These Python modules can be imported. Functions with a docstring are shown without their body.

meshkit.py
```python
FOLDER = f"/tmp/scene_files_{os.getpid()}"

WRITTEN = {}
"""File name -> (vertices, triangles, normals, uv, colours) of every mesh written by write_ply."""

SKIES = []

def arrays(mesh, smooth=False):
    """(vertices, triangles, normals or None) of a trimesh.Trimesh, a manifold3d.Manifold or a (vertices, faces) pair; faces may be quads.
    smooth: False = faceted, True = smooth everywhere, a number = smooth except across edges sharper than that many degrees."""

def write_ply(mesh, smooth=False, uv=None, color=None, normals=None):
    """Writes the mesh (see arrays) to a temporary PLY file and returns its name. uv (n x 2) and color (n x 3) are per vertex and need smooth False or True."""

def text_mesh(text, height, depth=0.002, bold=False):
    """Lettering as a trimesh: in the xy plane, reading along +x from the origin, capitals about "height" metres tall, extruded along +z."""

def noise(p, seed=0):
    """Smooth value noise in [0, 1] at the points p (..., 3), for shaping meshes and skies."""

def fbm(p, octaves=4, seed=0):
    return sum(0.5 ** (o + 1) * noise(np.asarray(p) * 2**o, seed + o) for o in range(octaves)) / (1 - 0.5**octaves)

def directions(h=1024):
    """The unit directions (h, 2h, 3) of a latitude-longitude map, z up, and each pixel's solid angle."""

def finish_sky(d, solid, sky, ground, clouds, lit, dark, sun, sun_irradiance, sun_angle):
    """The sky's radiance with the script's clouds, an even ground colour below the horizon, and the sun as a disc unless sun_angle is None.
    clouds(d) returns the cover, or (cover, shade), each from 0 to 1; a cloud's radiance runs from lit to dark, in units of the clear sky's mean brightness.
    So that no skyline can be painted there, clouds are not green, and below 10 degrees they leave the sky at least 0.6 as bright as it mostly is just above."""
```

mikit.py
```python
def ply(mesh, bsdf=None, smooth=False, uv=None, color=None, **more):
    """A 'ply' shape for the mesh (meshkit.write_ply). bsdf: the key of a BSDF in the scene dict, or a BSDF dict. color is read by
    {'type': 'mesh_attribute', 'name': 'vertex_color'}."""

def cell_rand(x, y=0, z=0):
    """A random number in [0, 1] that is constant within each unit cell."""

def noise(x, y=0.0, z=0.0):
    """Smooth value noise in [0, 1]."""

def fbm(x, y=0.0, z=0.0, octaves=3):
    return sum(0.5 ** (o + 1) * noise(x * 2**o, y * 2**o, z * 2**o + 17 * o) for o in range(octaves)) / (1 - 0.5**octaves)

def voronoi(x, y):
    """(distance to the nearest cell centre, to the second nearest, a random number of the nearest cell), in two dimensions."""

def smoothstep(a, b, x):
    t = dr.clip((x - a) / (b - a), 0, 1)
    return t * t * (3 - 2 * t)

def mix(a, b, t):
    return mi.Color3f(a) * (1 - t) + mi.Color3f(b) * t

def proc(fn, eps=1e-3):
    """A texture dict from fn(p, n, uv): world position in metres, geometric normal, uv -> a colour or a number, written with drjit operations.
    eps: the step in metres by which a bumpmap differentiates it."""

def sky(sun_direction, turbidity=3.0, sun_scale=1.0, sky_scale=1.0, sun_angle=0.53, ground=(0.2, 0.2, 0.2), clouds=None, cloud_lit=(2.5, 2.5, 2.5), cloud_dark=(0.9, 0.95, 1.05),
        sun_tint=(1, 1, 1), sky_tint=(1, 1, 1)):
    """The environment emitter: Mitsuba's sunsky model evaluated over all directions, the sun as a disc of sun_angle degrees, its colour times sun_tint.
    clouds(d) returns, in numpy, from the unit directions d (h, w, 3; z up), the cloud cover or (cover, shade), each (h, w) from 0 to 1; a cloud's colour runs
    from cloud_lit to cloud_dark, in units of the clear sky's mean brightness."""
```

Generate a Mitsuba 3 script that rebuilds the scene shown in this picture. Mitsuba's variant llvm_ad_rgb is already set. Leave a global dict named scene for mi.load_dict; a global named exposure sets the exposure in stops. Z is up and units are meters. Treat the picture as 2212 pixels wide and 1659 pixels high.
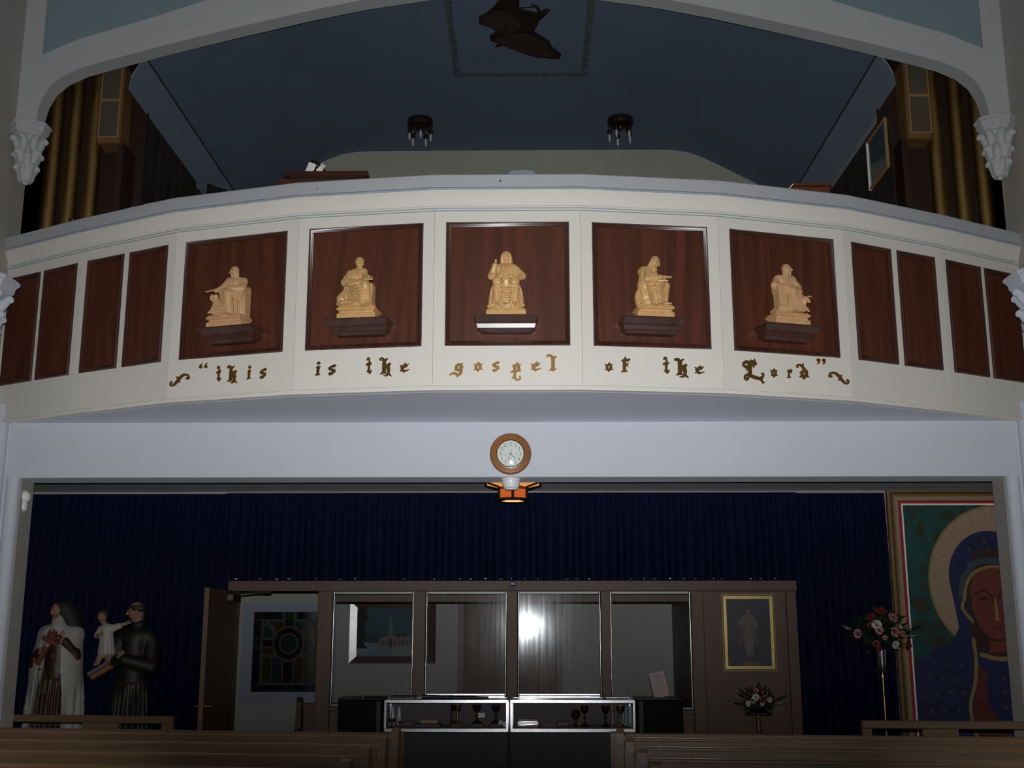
import math, random
import numpy as np, trimesh, shapely
from shapely.geometry import Polygon, LineString, Point, box as sbox
from shapely.ops import unary_union
from shapely import affinity
import drjit as dr, mitsuba as mi, mikit, meshkit
from mikit import proc, noise, fbm, voronoi, cell_rand, smoothstep, mix
T = mi.ScalarTransform4f
scene, labels = {}, {}
rng = random.Random(7)
# ---------------------------------------------------------------- camera, flash, exposure
scene['camera'] = {'type': 'perspective', 'fov': 47.729, 'fov_axis': 'x', 'near_clip': 0.05,
                   'to_world': T().look_at(origin=[0.15, 0, 1.6], target=[0.13700846, 0.9773311, 1.81131765], up=[0, 0, 1])}
exposure = 0.0
FLASH = 142000.0         # radiance of the camera's flash window (4 x 4 cm, set back in an added black tube), just above the lens
LAMP_WARM = (9.0, 4.6, 1.7)

# ---------------------------------------------------------------- mesh helpers
def B(x0, x1, y0, y1, z0, z1, bev=0.0):
    x0, x1 = min(x0, x1), max(x0, x1); y0, y1 = min(y0, y1), max(y0, y1); z0, z1 = min(z0, z1), max(z0, z1)
    if bev <= 0:
        m = trimesh.creation.box(extents=(x1 - x0, y1 - y0, z1 - z0))
        m.apply_translation(((x0 + x1) / 2, (y0 + y1) / 2, (z0 + z1) / 2))
        return m
    b = min(bev, (x1 - x0) * .45, (y1 - y0) * .45, (z1 - z0) * .45)
    pts = []
    for X, sx in ((x0, 1), (x1, -1)):
        for Y, sy in ((y0, 1), (y1, -1)):
            for Z, sz in ((z0, 1), (z1, -1)):
                pts += [(X, Y + sy * b, Z + sz * b), (X + sx * b, Y, Z + sz * b), (X + sx * b, Y + sy * b, Z)]
    return trimesh.convex.convex_hull(np.array(pts))
def cat(*ms):
    l = []
    for m in ms: l += list(m) if isinstance(m, (list, tuple)) else [m]
    return trimesh.util.concatenate([trimesh.Trimesh(m.vertices, m.faces, process=False) for m in l])
def move(m, t=(0, 0, 0), rz=0.0, rx=0.0, ry=0.0, s=1.0):
    m = m.copy()
    if s != 1.0: m.apply_scale(s)
    for a, ax in ((rx, (1, 0, 0)), (ry, (0, 1, 0)), (rz, (0, 0, 1))):
        if a: m.apply_transform(trimesh.transformations.rotation_matrix(a, ax))
    m.apply_translation(t)
    return m
def lathe(prof, n=24, c=(0, 0, 0)):
    p = np.array(prof, float); k = len(p); a = np.arange(n) * 2 * np.pi / n
    v = np.stack([np.outer(np.cos(a), p[:, 0]), np.outer(np.sin(a), p[:, 0]), np.tile(p[:, 1], (n, 1))], -1).reshape(-1, 3) + np.array(c, float)
    f = []
    for i in range(n):
        j = (i + 1) % n
        for q in range(k - 1):
            a0, a1, b0, b1 = i * k + q, i * k + q + 1, j * k + q, j * k + q + 1
            f += [(a0, b0, b1), (a0, b1, a1)]
    return trimesh.Trimesh(v, f, process=False)
def tube(pts, r, n=8, closed_ends=True):
    p = np.array(pts, float); k = len(p); r = np.broadcast_to(np.array(r, float), (k,))
    t = np.gradient(p, axis=0); t /= np.linalg.norm(t, axis=1, keepdims=True) + 1e-12
    a = np.cross(t[0], (0, 0, 1) if abs(t[0][2]) < .9 else (1, 0, 0)); a /= np.linalg.norm(a)
    v = []; ang = np.arange(n) * 2 * np.pi / n
    for i in range(k):
        a = a - t[i] * (a @ t[i]); a /= np.linalg.norm(a) + 1e-12; b = np.cross(t[i], a)
        v.append(p[i] + r[i] * (np.cos(ang)[:, None] * a + np.sin(ang)[:, None] * b))
    v = np.vstack(v); f = []
    for i in range(k - 1):
        for j in range(n):
            q = (j + 1) % n
            f += [(i * n + j, i * n + q, (i + 1) * n + q), (i * n + j, (i + 1) * n + q, (i + 1) * n + j)]
    if closed_ends:
        v = np.vstack([v, p[:1], p[-1:]]); c0, c1 = k * n, k * n + 1
        for j in range(n):
            q = (j + 1) % n
            f += [(c0, q, j), (c1, (k - 1) * n + j, (k - 1) * n + q)]
    return trimesh.Trimesh(v, f, process=False)
def extr(poly, y0, y1):
    """A polygon drawn in (x, z), extruded from depth y0 (front) to y1 (back)."""
    ms = []
    for g in getattr(poly, 'geoms', [poly]):
        if g.is_empty or g.area < 1e-9: continue
        m = trimesh.creation.extrude_polygon(g, y1 - y0, engine='earcut')
        v = m.vertices; ms.append(trimesh.Trimesh(np.stack([v[:, 0], y1 - v[:, 2], v[:, 1]], 1), m.faces, process=False))
    return cat(ms)
def sweep(prof, path, outward, closed=True):
    """Profile [(offset, z)] swept along an XY polyline with mitred corners; outward = side (+1 left of travel, -1 right)."""
    P = np.array(path, float); n = len(P); k = len(prof)
    d = np.diff(P, axis=0); d /= np.linalg.norm(d, axis=1, keepdims=True)
    nr = np.stack([-d[:, 1], d[:, 0]], 1) * outward
    m = np.zeros((n, 2)); m[0], m[-1] = nr[0], nr[-1]
    for i in range(1, n - 1):
        s = nr[i - 1] + nr[i]; s /= np.linalg.norm(s); m[i] = s / max(.3, s @ nr[i])
    v = np.array([[*(P[i] + m[i] * o), z] for i in range(n) for o, z in prof]); f = []
    e = k if closed else k - 1
    for i in range(n - 1):
        for j in range(e):
            q = (j + 1) % k
            f += [(i * k + j, (i + 1) * k + j, (i + 1) * k + q), (i * k + j, (i + 1) * k + q, i * k + q)]
    mesh = trimesh.Trimesh(v, f, process=False)
    if closed:
        caps = []
        pol = Polygon(prof)
        if pol.is_valid:
            vv, ff = trimesh.creation.triangulate_polygon(pol, engine='earcut')
            for i in (0, n - 1):
                caps.append(trimesh.Trimesh(np.array([[*(P[i] + m[i] * o), z] for o, z in vv]), ff, process=False))
        mesh = cat([mesh] + caps); trimesh.repair.fix_normals(mesh) if False else None
    return mesh
def hexa(c8):
    return trimesh.convex.convex_hull(np.array(c8, float))
# ---------------------------------------------------------------- scene helpers
def key_for(name):
    used = lambda k: k in labels or k in scene or any(s.startswith(k + '__') for s in scene)
    if not used(name): return name
    i = 1
    while used(f'{name}_{i:03d}'): i += 1
    return f'{name}_{i:03d}'
def thing(name, label, cat_, group=None):
    k = key_for(name); labels[k] = {'label': label, 'category': cat_}
    if group: labels[k]['group'] = group
    return k
def struct(name, mesh=None, mat=None, smooth=False):
    labels[name] = {'kind': 'structure'}
    if mesh is not None: scene[name] = mikit.ply(mesh, mat, smooth=smooth)
    return name
counts = {}
def part(parent, name, mesh, mat, smooth=False, label=None, **more):
    base = f'{parent}__{name}'; i = counts.get(base, 0); counts[base] = i + 1
    k = base if i == 0 else f'{base}_{i:03d}'
    scene[k] = {**mesh} if isinstance(mesh, dict) else mikit.ply(mesh, mat, smooth=smooth)
    scene[k].update(more)
    if label: labels[k] = {'label': label}
    return k
def solo(name, label, cat_, mesh, mat, smooth=False, group=None):
    k = thing(name, label, cat_, group); scene[k] = mikit.ply(mesh, mat, smooth=smooth); return k
# ---------------------------------------------------------------- materials
def rgb(*c): return {'type': 'rgb', 'value': list(c)}
def mat(name, color, rough=.5, metal=0.0, spec=.5, coat=0.0, coat_gloss=.8, sheen=0.0, two=True):
    d = {'type': 'principled', 'base_color': color if isinstance(color, dict) else rgb(*color), 'roughness': rough, 'metallic': metal, 'specular': spec}
    if coat: d.update(clearcoat=coat, clearcoat_gloss=coat_gloss)
    if sheen: d['sheen'] = sheen
    scene[name] = {'type': 'twosided', 'bsdf': d} if two else d
    return name
def bump(name, base_key, fn, scale, eps=2e-3):
    inner = scene[base_key]['bsdf']
    scene[name] = {'type': 'twosided', 'bsdf': {'type': 'bumpmap', 'arbitrary': proc(fn, eps), 'scale': scale, 'bsdf': inner}}
    return name
def vary(c, amt=.06, f=2.5, tint=(1, 1, 1)):
    lo = [float(v) * (1 - amt) for v in c]; hi = [min(float(v) * (1 + amt) * w, 1.0) for v, w in zip(c, tint)]
    def fn(p, n, uv):
        return mix(lo, hi, fbm(p.x * f, p.y * f, p.z * f, octaves=3))
    return proc(fn)
def grain(dark, light, fx=26.0, fz=1.3, horiz=False):
    dark, light = list(dark), list(light)
    def fn(p, n, uv):
        a, b = (p.z, p.x + p.y * .6) if horiz else (p.x + p.y * .6, p.z)
        w = noise(a * 3.0, b * .6, 1.7) * 1.6
        t = fbm(a * fx + w * 3, b * fz, 3.1, octaves=3)
        fine = noise(a * fx * 9, b * 7.0, 8.0)
        return mix(dark, light, dr.clip(t * 1.25 - .15 + (fine - .5) * .25, 0, 1))
    return proc(fn)
mat('plaster_cream', vary((.645, .622, .572), .025), .75, spec=.25)
mat('paint_palebar', vary((.375, .39, .415), .02), .7, spec=.3)
mat('paint_beam', vary((.52, .555, .62), .03, 1.2), .75, spec=.25)
mat('paint_soffit', vary((.54, .575, .66), .03, 1.2), .8, spec=.2)
mat('paint_arch', vary((.41, .43, .44), .03), .75, spec=.25)
mat('paint_spandrel', vary((.19, .26, .30), .05), .8, spec=.2)
mat('paint_wall', vary((.34, .32, .295), .05), .85, spec=.15)
mat('paint_trimline', (.20, .30, .45), .7, spec=.2)
mat('paint_cap', vary((.30, .36, .41), .04, 9.0), .6, spec=.35)
mat('ceiling_blue', vary((.105, .140, .195), .10, 3.0), .9, spec=.1)
mat('cove_blue', vary((.15, .19, .24), .06, 2.0), .9, spec=.1)
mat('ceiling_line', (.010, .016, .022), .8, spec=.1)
mat('loft_wall', vary((.32, .325, .275), .04), .9, spec=.1)
mat('loft_side', vary((.22, .23, .24), .05), .9, spec=.1)
mat('cry_wall', vary((.31, .31, .29), .03), .9, spec=.1)
mat('cry_trim', vary((.24, .26, .33), .03), .8, spec=.2)
mat('floor_mat', vary((.16, .12, .09), .25, 5.0), .7, spec=.3)
mat('nave_ceiling', (.45, .48, .52), .9, spec=.1)
mat('oak_panel', grain((.050, .014, .007), (.098, .029, .015)), .5, spec=.25)
mat('oak_frame', grain((.036, .012, .008), (.062, .020, .013), 30), .32, spec=.6)
mat('oak_light', grain((.105, .064, .034), (.150, .091, .049), 16, 2.0, True), .45, spec=.5)
mat('oak_partition', grain((.080, .049, .033), (.103, .063, .043), 20, 1.2), .55, spec=.35)
mat('oak_door', grain((.040, .020, .011), (.065, .032, .018), 22), .45, spec=.4)
mat('plank_dark', grain((.014, .009, .008), (.035, .023, .021), 18), .6, spec=.3)
mat('panel_dark', grain((.018, .008, .005), (.030, .013, .007), 18), .6, spec=.3)
mat('console_red', grain((.035, .012, .008), (.065, .022, .014), 18, 1.5, True), .4, spec=.5)
mat('console_brown', grain((.09, .030, .012), (.13, .045, .018), 18, 1.5, True), .4, spec=.5)
mat('statue_wood', vary((.52, .325, .140), .16, 26.0, (1.06, 1.0, .92)), .36, spec=.5)
mat('statue_pale', vary((.52, .315, .165), .14, 26.0, (1.06, 1.0, .95)), .45, spec=.4)
mat('brass_letter', vary((.50, .29, .105), .12, 60.0), .29, metal=1.0)
mat('brass_pipe', vary((.40, .25, .09), .08, 6.0), .42, metal=1.0)
mat('gold', (.80, .55, .20), .22, metal=1.0)
mat('gold_frame', vary((.50, .38, .16), .2, 30.0), .35, metal=.8)
mat('frame_gilt', vary((.20, .125, .045), .2, 20.0), .42, metal=.35)
mat('frame_brown', (.055, .026, .010), .4)
mat('frame_tan', vary((.26, .18, .11), .08, 10.0), .5)
mat('silver', (.86, .87, .90), .16, metal=1.0)
mat('aluminium', (.80, .82, .88), .21, metal=1.0)
mat('channel_side', (.42, .44, .46), .20, metal=1.0)
mat('channel_dull', (.20, .22, .22), .5, metal=.6)
mat('chrome', (.80, .82, .84), .10, metal=1.0)
mat('black_gloss', (.006, .006, .007), .35, spec=.4)
mat('black_matte', (.004, .004, .005), .8, spec=.15)
mat('case_base', vary((.020, .028, .026), .2, 8.0), .6, spec=.35)
mat('bronze_dark', (.016, .010, .006), .35, metal=.3)
mat('bulb_glass', (.42, .42, .44), .2)
mat('white_plastic', (.72, .74, .74), .35)
mat('white_paint', (.74, .76, .72), .6)
mat('paper', vary((.72, .70, .66), .03, 9.0), .8)
mat('paper_cream', (.62, .50, .40), .8)
mat('paper_pink', (.36, .28, .28), .8)
mat('paper_ink', (.16, .12, .13), .8)
mat('curtain_navy', vary((.0050, .0065, .028), .25, 14.0), .9, spec=.1)
mat('speaker_wood', grain((.11, .055, .018), (.155, .08, .028), 20), .5)
mat('speaker_cloth', vary((.075, .062, .046), .2, 120.0), .95, spec=.05)
mat('speaker_edge', (.27, .15, .055), .5)
mat('clock_wood', grain((.20, .075, .022), (.30, .125, .04), 24), .28, coat=.6)
mat('clock_dial', (.62, .66, .62), .5)
mat('ink', (.012, .012, .016), .5)
mat('red_paint', vary((.26, .010, .008), .1, 8.0), .55)
mat('white_edge', (.72, .74, .72), .5)
mat('skin_paint', vary((.21, .11, .08), .06, 20.0), .5)
mat('robe_white', vary((.30, .29, .265), .05, 15.0), .6)
mat('robe_brown', vary((.034, .012, .005), .25, 20.0), .5)
mat('robe_black', vary((.007, .0045, .0035), .2, 12.0), .6)
mat('veil_black', (.004, .004, .005), .7)
mat('hair_brown', (.028, .014, .010), .6)
mat('cross_red', (.10, .028, .014), .5)
mat('blanket_orange', (.22, .085, .03), .6)
mat('leaf_green', vary((.018, .035, .016), .4, 30.0), .6, spec=.3)
mat('leaf_pale', (.20, .22, .18), .6)
mat('rose_red', (.17, .012, .014), .6)
mat('rose_pink', (.34, .15, .15), .6)
mat('rose_white', (.46, .44, .41), .6)
mat('wood_turned', grain((.05, .022, .010), (.12, .055, .022), 30), .35, spec=.5)
mat('lead', (.010, .010, .011), .6)
for nm, c in (('glass_green', (.014, .028, .014)), ('glass_amber', (.032, .022, .008)), ('glass_blue', (.014, .019, .026)), ('glass_red', (.014, .005, .005)), ('glass_navy', (.006, .007, .013)), ('glass_orange', (.034, .018, .008)), ('glass_teal', (.009, .018, .017)), ('glass_olive', (.026, .025, .010))):
    mat(nm, vary(c, .2, 40.0), .15)
mat('velvet_grey', (.10, .095, .115), .9, sheen=.5)
mat('case_cloth', vary((.12, .10, .075), .15, 25.0), .9)
mat('amber_glass', vary((.50, .13, .035), .35, 60.0), .2, spec=.6)
mat('cable', (.012, .012, .014), .5)
mat('mirror_glass', (.030, .045, .055), .06, spec=.6)
mat('seat_red', (.10, .012, .014), .8)
def smudged(name, alpha, lo, hi):
    def w(p, n, uv):
        st = noise(p.x * 55, p.z * 2.0, 1.0) * .6 + .4 * fbm(p.x * 7, p.z * 7, 4.0)
        return lo + (hi - lo) * st * st
    scene[name] = {'type': 'blendbsdf', 'weight': proc(w), 'a': {'type': 'thindielectric', 'int_ior': 1.5},
                   'b': {'type': 'twosided', 'bsdf': {'type': 'roughconductor', 'distribution': 'ggx', 'alpha': alpha, 'specular_reflectance': rgb(.9, .96, 1.0)}}}
smudged('pane_glass', .011, .004, .018)
smudged('clock_glass', .016, .006, .012)
scene['case_glass'] = {'type': 'thindielectric', 'int_ior': 1.5}
scene['solid_glass'] = {'type': 'dielectric', 'int_ior': 1.5}
# ---------------------------------------------------------------- the flash of the camera that took the picture
fx, fy, fz = 0.15, -0.03, 1.745
TILT = math.radians(10.5)          # the flash head points a little upwards
fl = thing('camera_flash', 'small flash head above the lens of the camera, outside the picture', 'camera flash')
aim = lambda m: move(m, (fx, fy, fz), rx=TILT)
m = trimesh.Trimesh([[-.02, 0, -.02], [.02, 0, -.02], [.02, 0, .02], [-.02, 0, .02]], [[0, 2, 1], [0, 3, 2]], process=False)
scene[fl + '__tube_window'] = mikit.ply(aim(m), 'black_matte', emitter={'type': 'area', 'radiance': rgb(FLASH, FLASH, FLASH)})
part(fl, 'added_beam_tube', aim(cat(B(-.0225, -.0205, -.004, .031, -.0225, .0225), B(.0205, .0225, -.004, .031, -.0225, .0225), B(-.0225, .0225, -.004, .031, .0205, .0225), B(-.0225, .0225, -.004, .031, -.0225, -.0205), B(-.0225, .0225, -.006, -.003, -.0225, .0225))), 'black_matte')  # black tube added around the window to dim the beam towards its edges
part(fl, 'hood', cat(B(fx - .05, fx + .05, fy - .01, fy + .139, fz - .030, fz - .027), B(fx - .05, fx + .05, fy + .137, fy + .139, fz - .030, fz - .001)), 'black_matte')  # unseen black plates added to keep flash light off the lower scene
# ================================================================ the large structure
FACE_Y, SOFFIT, RAIL = 10.0, 3.42, 5.15
LOFT_BACK = 14.1
struct('floor', B(-7.5, 7.5, -3.5, 14.4, -.1, 0), 'floor_mat')
for s, nm in ((-1, 'left'), (1, 'right')):
    struct('wall_' + nm, B(s * 4.62, s * 4.85, -3.5, 10.30, 0, 9.8), 'paint_wall')
struct('wall_back', B(-4.85, 4.85, -3.7, -3.5, 0, 9.8), 'paint_wall')
struct('ceiling', B(-4.85, 4.85, -3.7, 10.2, 9.6, 9.8), 'nave_ceiling')
# end wall with the flat arch over the loft
right = [(4.43, 6.20), (4.425, 6.36), (4.395, 6.50), (4.33, 6.63), (4.22, 6.735), (4.05, 6.82), (3.84, 6.885), (3.6, 6.955), (3.35, 7.03), (2.61, 7.225), (1.9, 7.40), (1.42, 7.505), (.7, 7.62), (0, 7.66)]
cat_pts = right + [(-x, z) for x, z in right[::-1][1:]]
arch_poly = Polygon(cat_pts)
wall = sbox(-4.62, 6.20, 4.62, 9.6).difference(arch_poly.buffer(1e-6)).difference(sbox(-4.43, 6.1, 4.43, 6.2))
a = struct('wall_arch')
part(a, 'core', extr(wall, 10.02, 10.17), 'paint_arch')
outer = [(4.43, 6.96), (4.10, 7.115), (3.36, 7.355), (2.88, 7.525), (1.9, 7.77), (1.0, 7.92), (0, 7.97)]
span = Polygon(outer + [(-x, z) for x, z in outer[::-1][1:]] + [(-4.43, 9.5), (4.43, 9.5)])
part(a, 'spandrel', extr(span.buffer(-.004), 10.008, 10.02), 'paint_spandrel')
part(a, 'moulding', extr(wall.difference(span), 9.985, 10.02), 'paint_arch')
mid = LineString([(x, z + .16) if abs(x) < 4 else (x + (.04 if x > 0 else -.04), z + .12) for x, z in cat_pts[3:-3]])
part(a, 'bead', extr(mid.buffer(.012).difference(span).intersection(wall), 9.976, 9.985), 'paint_arch')
# loft shell
prof = [(-3.5, 7.03), (-3.15, 7.27), (-2.62, 7.56), (-2.42, 7.66), (-2.25, 7.725), (-2.05, 7.757), (-1.8, 7.765), (1.8, 7.765), (2.05, 7.757), (2.25, 7.725), (2.42, 7.66), (2.62, 7.56), (3.15, 7.27), (3.5, 7.03)]
def strip(profile, y0, y1, th=.06):
    ln = LineString(profile)
    up = [(x, z + th) for x, z in profile]
    return extr(Polygon(profile + up[::-1]), y0, y1)
c = struct('ceiling_loft')
part(c, 'vault', strip(prof, 10.19, LOFT_BACK + .1), 'ceiling_blue', 50)
for s in (-1, 1):
    part(c, 'cove', strip([(s * 3.66, 6.70), (s * 3.64, 6.82), (s * 3.58, 6.93), (s * 3.512, 7.02)], 10.19, LOFT_BACK + .1, .03), 'cove_blue', 60)
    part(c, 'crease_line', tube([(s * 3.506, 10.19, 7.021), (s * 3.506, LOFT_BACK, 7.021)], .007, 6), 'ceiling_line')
    part(c, 'chamber_lid', B(s * 3.6, s * 4.85, 10.19, 10.9, 7.12, 7.2), 'panel_dark')
struct('wall_loft_back', B(-3.7, 3.7, LOFT_BACK, LOFT_BACK + .15, 4.0, 7.9), 'loft_wall')
for s, nm, yend, ztop in ((-1, 'left', 12.5, 6.70), (1, 'right', LOFT_BACK, 6.60)):
    w = struct('wall_loft_' + nm)
    part(w, 'plaster', B(s * 3.672, s * 3.74, 10.80, LOFT_BACK, 3.6, 6.75), 'loft_side')
    y = 10.42 if s > 0 else 10.72; i = 0
    while y < yend - .02:
        y2 = min(y + .235, yend)
        part(w, 'plank', B(s * 3.655, s * 3.671, y + .004, y2 - .004, 3.7, ztop, .004), 'plank_dark')
        y = y2; i += 1
    part(w, 'end_panel', B(s * 3.655, s * 4.62, 10.745, 10.79, 3.6, 7.12), 'panel_dark')
    part(w, 'side_panel', B(s * 3.745, s * 3.80, 10.4, 10.74, 3.6, 6.25), 'panel_dark')
part('wall_loft_left', 'newel_post', cat(B(-3.90, -3.74, 12.5, 12.62, 3.6, 6.98, .02) if False else B(-3.82, -3.60, 12.48, 12.66, 3.6, 6.52, .02), lathe([(0, 6.66), (.045, 6.655), (.085, 6.62), (.108, 6.56), (.11, 6.50), (.0, 6.50)], 20, (-3.71, 12.57, 0))), 'plank_dark', 40)
# gallery floor / soffit : polygon following the bowed front
VR = [(.575, 8.65), (1.68, 8.80), (2.765, 9.12), (3.735, 9.605), (4.615, 10.10)]
VERT = [(-x, y) for x, y in VR[::-1]] + VR
slab = Polygon(VERT + [(4.61, 10.4), (-4.61, 10.4)])
def slab_mesh(poly, z0, z1):
    m = trimesh.creation.extrude_polygon(poly, z1 - z0, engine='earcut'); m.apply_translation((0, 0, z0)); return m
inner = slab.buffer(-.06).intersection(sbox(-4.61, 8, 4.61, 10.4))
struct('ceiling_gallery', slab_mesh(inner.difference(sbox(-5, 10.0, 5, 11)), SOFFIT, SOFFIT + .1), 'paint_soffit')
struct('floor_loft', slab_mesh(slab.buffer(-.22).union(sbox(-4.3, 10.1, 4.3, 14.2)), 4.02, 4.10), 'floor_mat')
# lintel beam on two piers under the gallery
struct('trim_1', B(-4.40, 4.40, 10.0, 10.36, 2.935, 3.52, .004), 'paint_beam')
for s, nm in ((-1, 'left'), (1, 'right')):
    w = struct('wall_pier_' + nm)
    part(w, 'core', B(s * 4.36, s * 4.85, 10.02, 10.36, 0, 3.6), 'paint_beam')
    part(w, 'shaft', lathe([(.06, 0), (.06, 2.935)], 24, (s * 4.352, 10.03, 0)), 'paint_beam', 40)
    part(w, 'shaft', lathe([(.075, 0), (.075, 3.418)], 24, (s * 4.50, 9.985, 0)), 'paint_beam', 40)
    part(w, 'edge_trim', B(s * 4.284, s * 4.296, 10.05, 10.30, 0, 2.935), 'paint_wall')
# the lower vestibule
struct('ceiling_vestibule', B(-6.3, 6.3, 10.36, 14.2, 3.06, 3.14), 'loft_side')
for s, nm in ((-1, 'left'), (1, 'right')):
    struct('wall_vestibule_' + nm, B(s * 6.1, s * 6.3, 10.3, 14.2, 0, 3.1), 'paint_wall')
    struct('wall_vestibule_front_' + nm, B(s * 4.85, s * 6.3, 10.2, 10.36, 0, 3.1), 'paint_wall')
struct('trim_2', B(-6.1, 6.1, 11.80, 11.82, 3.036, 3.05), 'velvet_grey')
struct('wall_curtain_back', cat(B(-6.1, -2.9, 12.02, 12.1, 0, 3.06), B(2.9, 6.1, 12.02, 12.1, 0, 3.06), B(-2.9, 2.9, 12.02, 12.1, 2.15, 3.06)), 'paint_wall')
struct('wall_cryroom_back', B(-3.6, 3.2, LOFT_BACK, LOFT_BACK + .15, 0, 3.06), 'cry_wall')
struct('wall_cryroom_left', B(-3.7, -3.6, 12.1, 14.1, 0, 3.06), 'cry_wall')
struct('wall_cryroom_right', B(3.1, 3.2, 12.1, 14.1, 0, 3.06), 'cry_wall')
# ================================================================ the bowed gallery front
def facet(k):
    A, C = np.array(VERT[k]), np.array(VERT[k + 1]); d = (C - A) / np.linalg.norm(C - A); c0 = (A + C) / 2
    M = np.eye(4); M[:3, 0] = [*d, 0]; M[:3, 1] = [-d[1], d[0], 0]; M[:3, 3] = [*c0, 0]
    return M, float(np.linalg.norm(C - A))
def on(k, m, dz=0.0):
    M, _ = facet(k); m = m.copy(); m.apply_transform(M); m.apply_translation((0, 0, dz)); return m
bal = thing('gallery_balcony', 'cream bowed gallery front with dark wood panels across the arch of the church', 'balcony')
TH = .05
PAN0, PAN1 = 3.772, 4.778
def panel_boxes(k):
    _, L = facet(k)
    if 2 <= k <= 6: return [(-.485, .485) if k == 4 else (-.468, .468)]
    if k in (1, 7):
        return [(-.465, -.035), (.030, .460)]
    r = [(-.452, -.030), (.020, .455)]
    return r if k == 0 else [(-b, -a) for a, b in r[::-1]]
for k in range(9):
    _, L = facet(k)
    o = sbox(-L / 2 + .0012, 3.455, L / 2 - .0012, 5.03)
    for a_, b_ in panel_boxes(k): o = o.difference(sbox(a_, PAN0, b_, PAN1))
    part(bal, 'front_board', on(k, extr(o, 0, TH)), 'plaster_cream')
OUT = -1          # the front lies to the right of the path from left to right
part(bal, 'lower_lip', sweep([(0, 3.421), (.006, 3.424), (.010, 3.440), (.006, 3.456), (0, 3.459), (-.05, 3.459), (-.05, 3.421)], VERT, OUT), 'plaster_cream', 30)
part(bal, 'bead', sweep([(0, 4.872), (.006, 4.874), (.009, 4.882), (.006, 4.890), (.008, 4.896), (.012, 4.903), (.009, 4.911), (0, 4.914)], VERT, OUT), 'plaster_cream', 30)
for z in (4.871, 4.892): part(bal, 'bead_shade_line', sweep([(0, z - .003), (.0105, z - .003), (.0105, z + .003), (0, z + .003)], VERT, OUT), 'paint_cap')  # shade lines of the bead moulding, painted on as blue-grey strips
cove = [(.004, 4.914)] + [(.004 + .072 * (1 - math.cos(t)), 4.914 + .108 * math.sin(t)) for t in np.linspace(0, math.pi / 2, 9)][1:] 
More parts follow.
